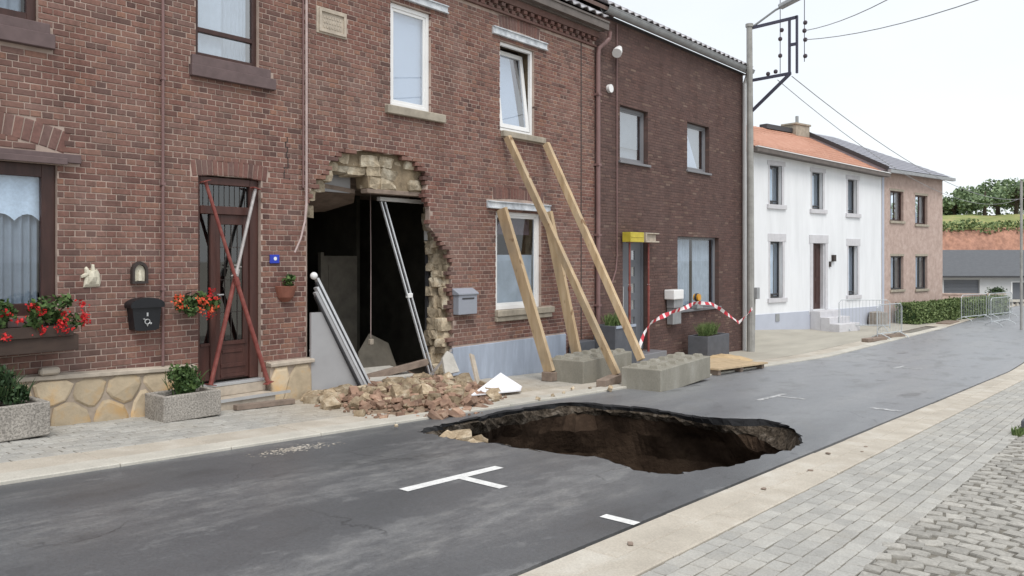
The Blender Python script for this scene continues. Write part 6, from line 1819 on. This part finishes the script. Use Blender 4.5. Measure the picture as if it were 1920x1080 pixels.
# barrier tape
tp = [(11.66, -2.14, .02), (12.5, -1.75, .05), (13.6, -1.1, .12), (14.9, -.5, .06), (15.6, -.32, .24), (16.5, -.3, .38), (17.56, -.15, .48), (18.3, -.2, .40), (19.05, -.25, .08), (19.5, -.28, -.14), (20.12, -.36, .22)]
tp = [(14.36, -.42, -.46), (14.45, -.4, -.22), (14.62, -.40, .0), (14.98, -.36, .19), (15.45, -.33, .28), (16.05, -.3, .36), (16.8, -.24, .42), (17.3, -.18, .49), (17.6, -.15, .485), (18.2, -.18, .44), (18.65, -.22, .28), (19.15, -.28, .06), (19.5, -.32, -.10), (19.85, -.36, .04), (20.12, -.42, .24)]
pts = []
for i in range(len(tp) - 1):
    for k in range(6): pts.append(Vector(tp[i]).lerp(Vector(tp[i + 1]), k / 6))
pts.append(Vector(tp[-1]))
mb = MB()
acc, last = 0.0, None
for i in range(len(pts) - 1):
    p, q = pts[i], pts[i + 1]
    wv = Vector((0, .025 * math.sin(acc * 5), .04 + .006 * math.sin(acc * 9)))
    acc2 = acc + (q - p).length
    wv2 = Vector((0, .025 * math.sin(acc2 * 5), .04 + .006 * math.sin(acc2 * 9)))
    mb.add([p - wv, q - wv2, q + wv2, p + wv], [(0, 1, 2, 3)], int(acc / .16) % 2)
    acc = acc2
o = mb.build("barrier_tape", [M['tape_red'], M['tape_white']], loc=tp[0]); tag(o, "red and white barrier tape sagging from the doorway over the sill lamp to the pole", "tape")
sm = o.modifiers.new("thick", 'SOLIDIFY'); sm.thickness = .003
# slate planters with grasses
zt = planter("slate_planter", 16.78, 17.92, -.78, -.28, .55, 'planter_grey', "slate grey planter with grass under the window of the dark house", .04, .03)
plant("ornamental_grass", "tuft of pale green grass in the planter under the dark house window", "grass", [((17.1, -.5, zt + .06), .12), ((17.35, -.5, zt + .06), .14), ((17.6, -.5, zt + .06), .12)], 0, .05, 'blade', 401, None, None, (17.3, -.5, zt - .03), blades=420, bl=.30)
zt = planter("slate_planter", 12.98, 13.75, -.72, -.22, .86, 'planter_grey', "tall slate grey planter with grass behind the long timber prop", .04, .03)
plant("ornamental_grass", "tuft of green grass in the tall planter behind the timber props", "grass", [((13.2, -.45, zt + .05), .12), ((13.5, -.45, zt + .05), .12)], 0, .05, 'blade', 402, None, None, (13.3, -.45, zt - .03), blades=300, bl=.24)
mb = MB(); mb.box(13.0, 13.72, -.735, -.721, zt - .05, zt + .001); tag(mb.build("planter_edging", M['plinth'], loc=(13.3, -.73, zt - .05)), "pale strip along the rim of the tall slate planter", "edging")
mb = MB(); mb.box(12.40, 12.92, -.30, -.05, g(12.6) + .004, -.02); tag(mb.build("grey_cabinet", M['planter_grey'], loc=(12.6, -.2, g(12.6)), bevel=.01), "low dark grey cabinet against the wall right of the blue plinth", "cabinet")
# grass tuft and dark pot at the right picture edge
plant("grass_tuft", "small tuft of grass at the right picture edge of the pavement", "grass", [((10.95, -7.5, g(10.95) + .05), .10), ((11.1, -7.55, g(11) + .05), .10)], 0, .05, 'blade', 403, None, None, (11, -7.5, g(11)), blades=160, bl=.10)
zt = planter("dark_pot", 11.05, 11.35, -7.82, -7.52, .16, 'planter_grey', "small dark pot at the right picture edge", .03, .03)

# crack running down the joints right of the door, dirt on the gutter, dust spilled on the road
mb = MB(); r = random.Random(3)
x, z = 6.17, 3.14
while z > 2.58:
    mb.box(x - .006, x + .006, -.002, .0065, z - .057, z); nx_ = 6.17 + r.uniform(-.05, .05)
    mb.box(min(x, nx_) - .006, max(x, nx_) + .006, -.001, .0062, z - .067, z - .057); x = nx_; z -= .067
mb.build("open_joint", M['dark_metal'], hA)
for k, (x, y, s_, lb) in enumerate(((8.05, -6.28, .05, "dark clod of dirt on the right gutter, third from the far end"), (8.4, -6.5, .035, "small dark clod on the outer gutter slabs"), (8.7, -6.45, .04, "dark clod on the right gutter furthest from the viewer"),
                            (7.15, -6.42, .05, "flat dark clod on the right gutter beside the sinkhole"), (6.2, -6.38, .045, "dark clod on the right gutter, second nearest to the viewer"), (4.25, -6.33, .05, "dark clod on the right gutter nearest the viewer"))):
    tag(inst(rock_mesh(700 + k, M['old_timber'], "dirt_clod", 1, .7, .35), "dirt_clod", None, (x, y, g(x) + .012), (0, 0, r.uniform(0, 6)), (s_ * .9, s_ * .9, s_ * .6)), lb, "dirt clod", "dirt clods on the right gutter")
mb = MB()
for k in range(230):
    x, y = r.gauss(4.45, .22), r.gauss(-2.62, .055)
    s_ = r.uniform(.003, .011)
    mb.add([(x + s_ * math.cos(a) * 1.6, y + s_ * math.sin(a), g(x) + .002) for a in (0, 1.05, 2.1, 3.14, 4.2, 5.2)] + [(x, y, g(x) + s_ * .35)], [(i, (i + 1) % 6, 6) for i in range(6)])
mb.build("spilled_sand", M['sandy'])['kind'] = 'stuff'
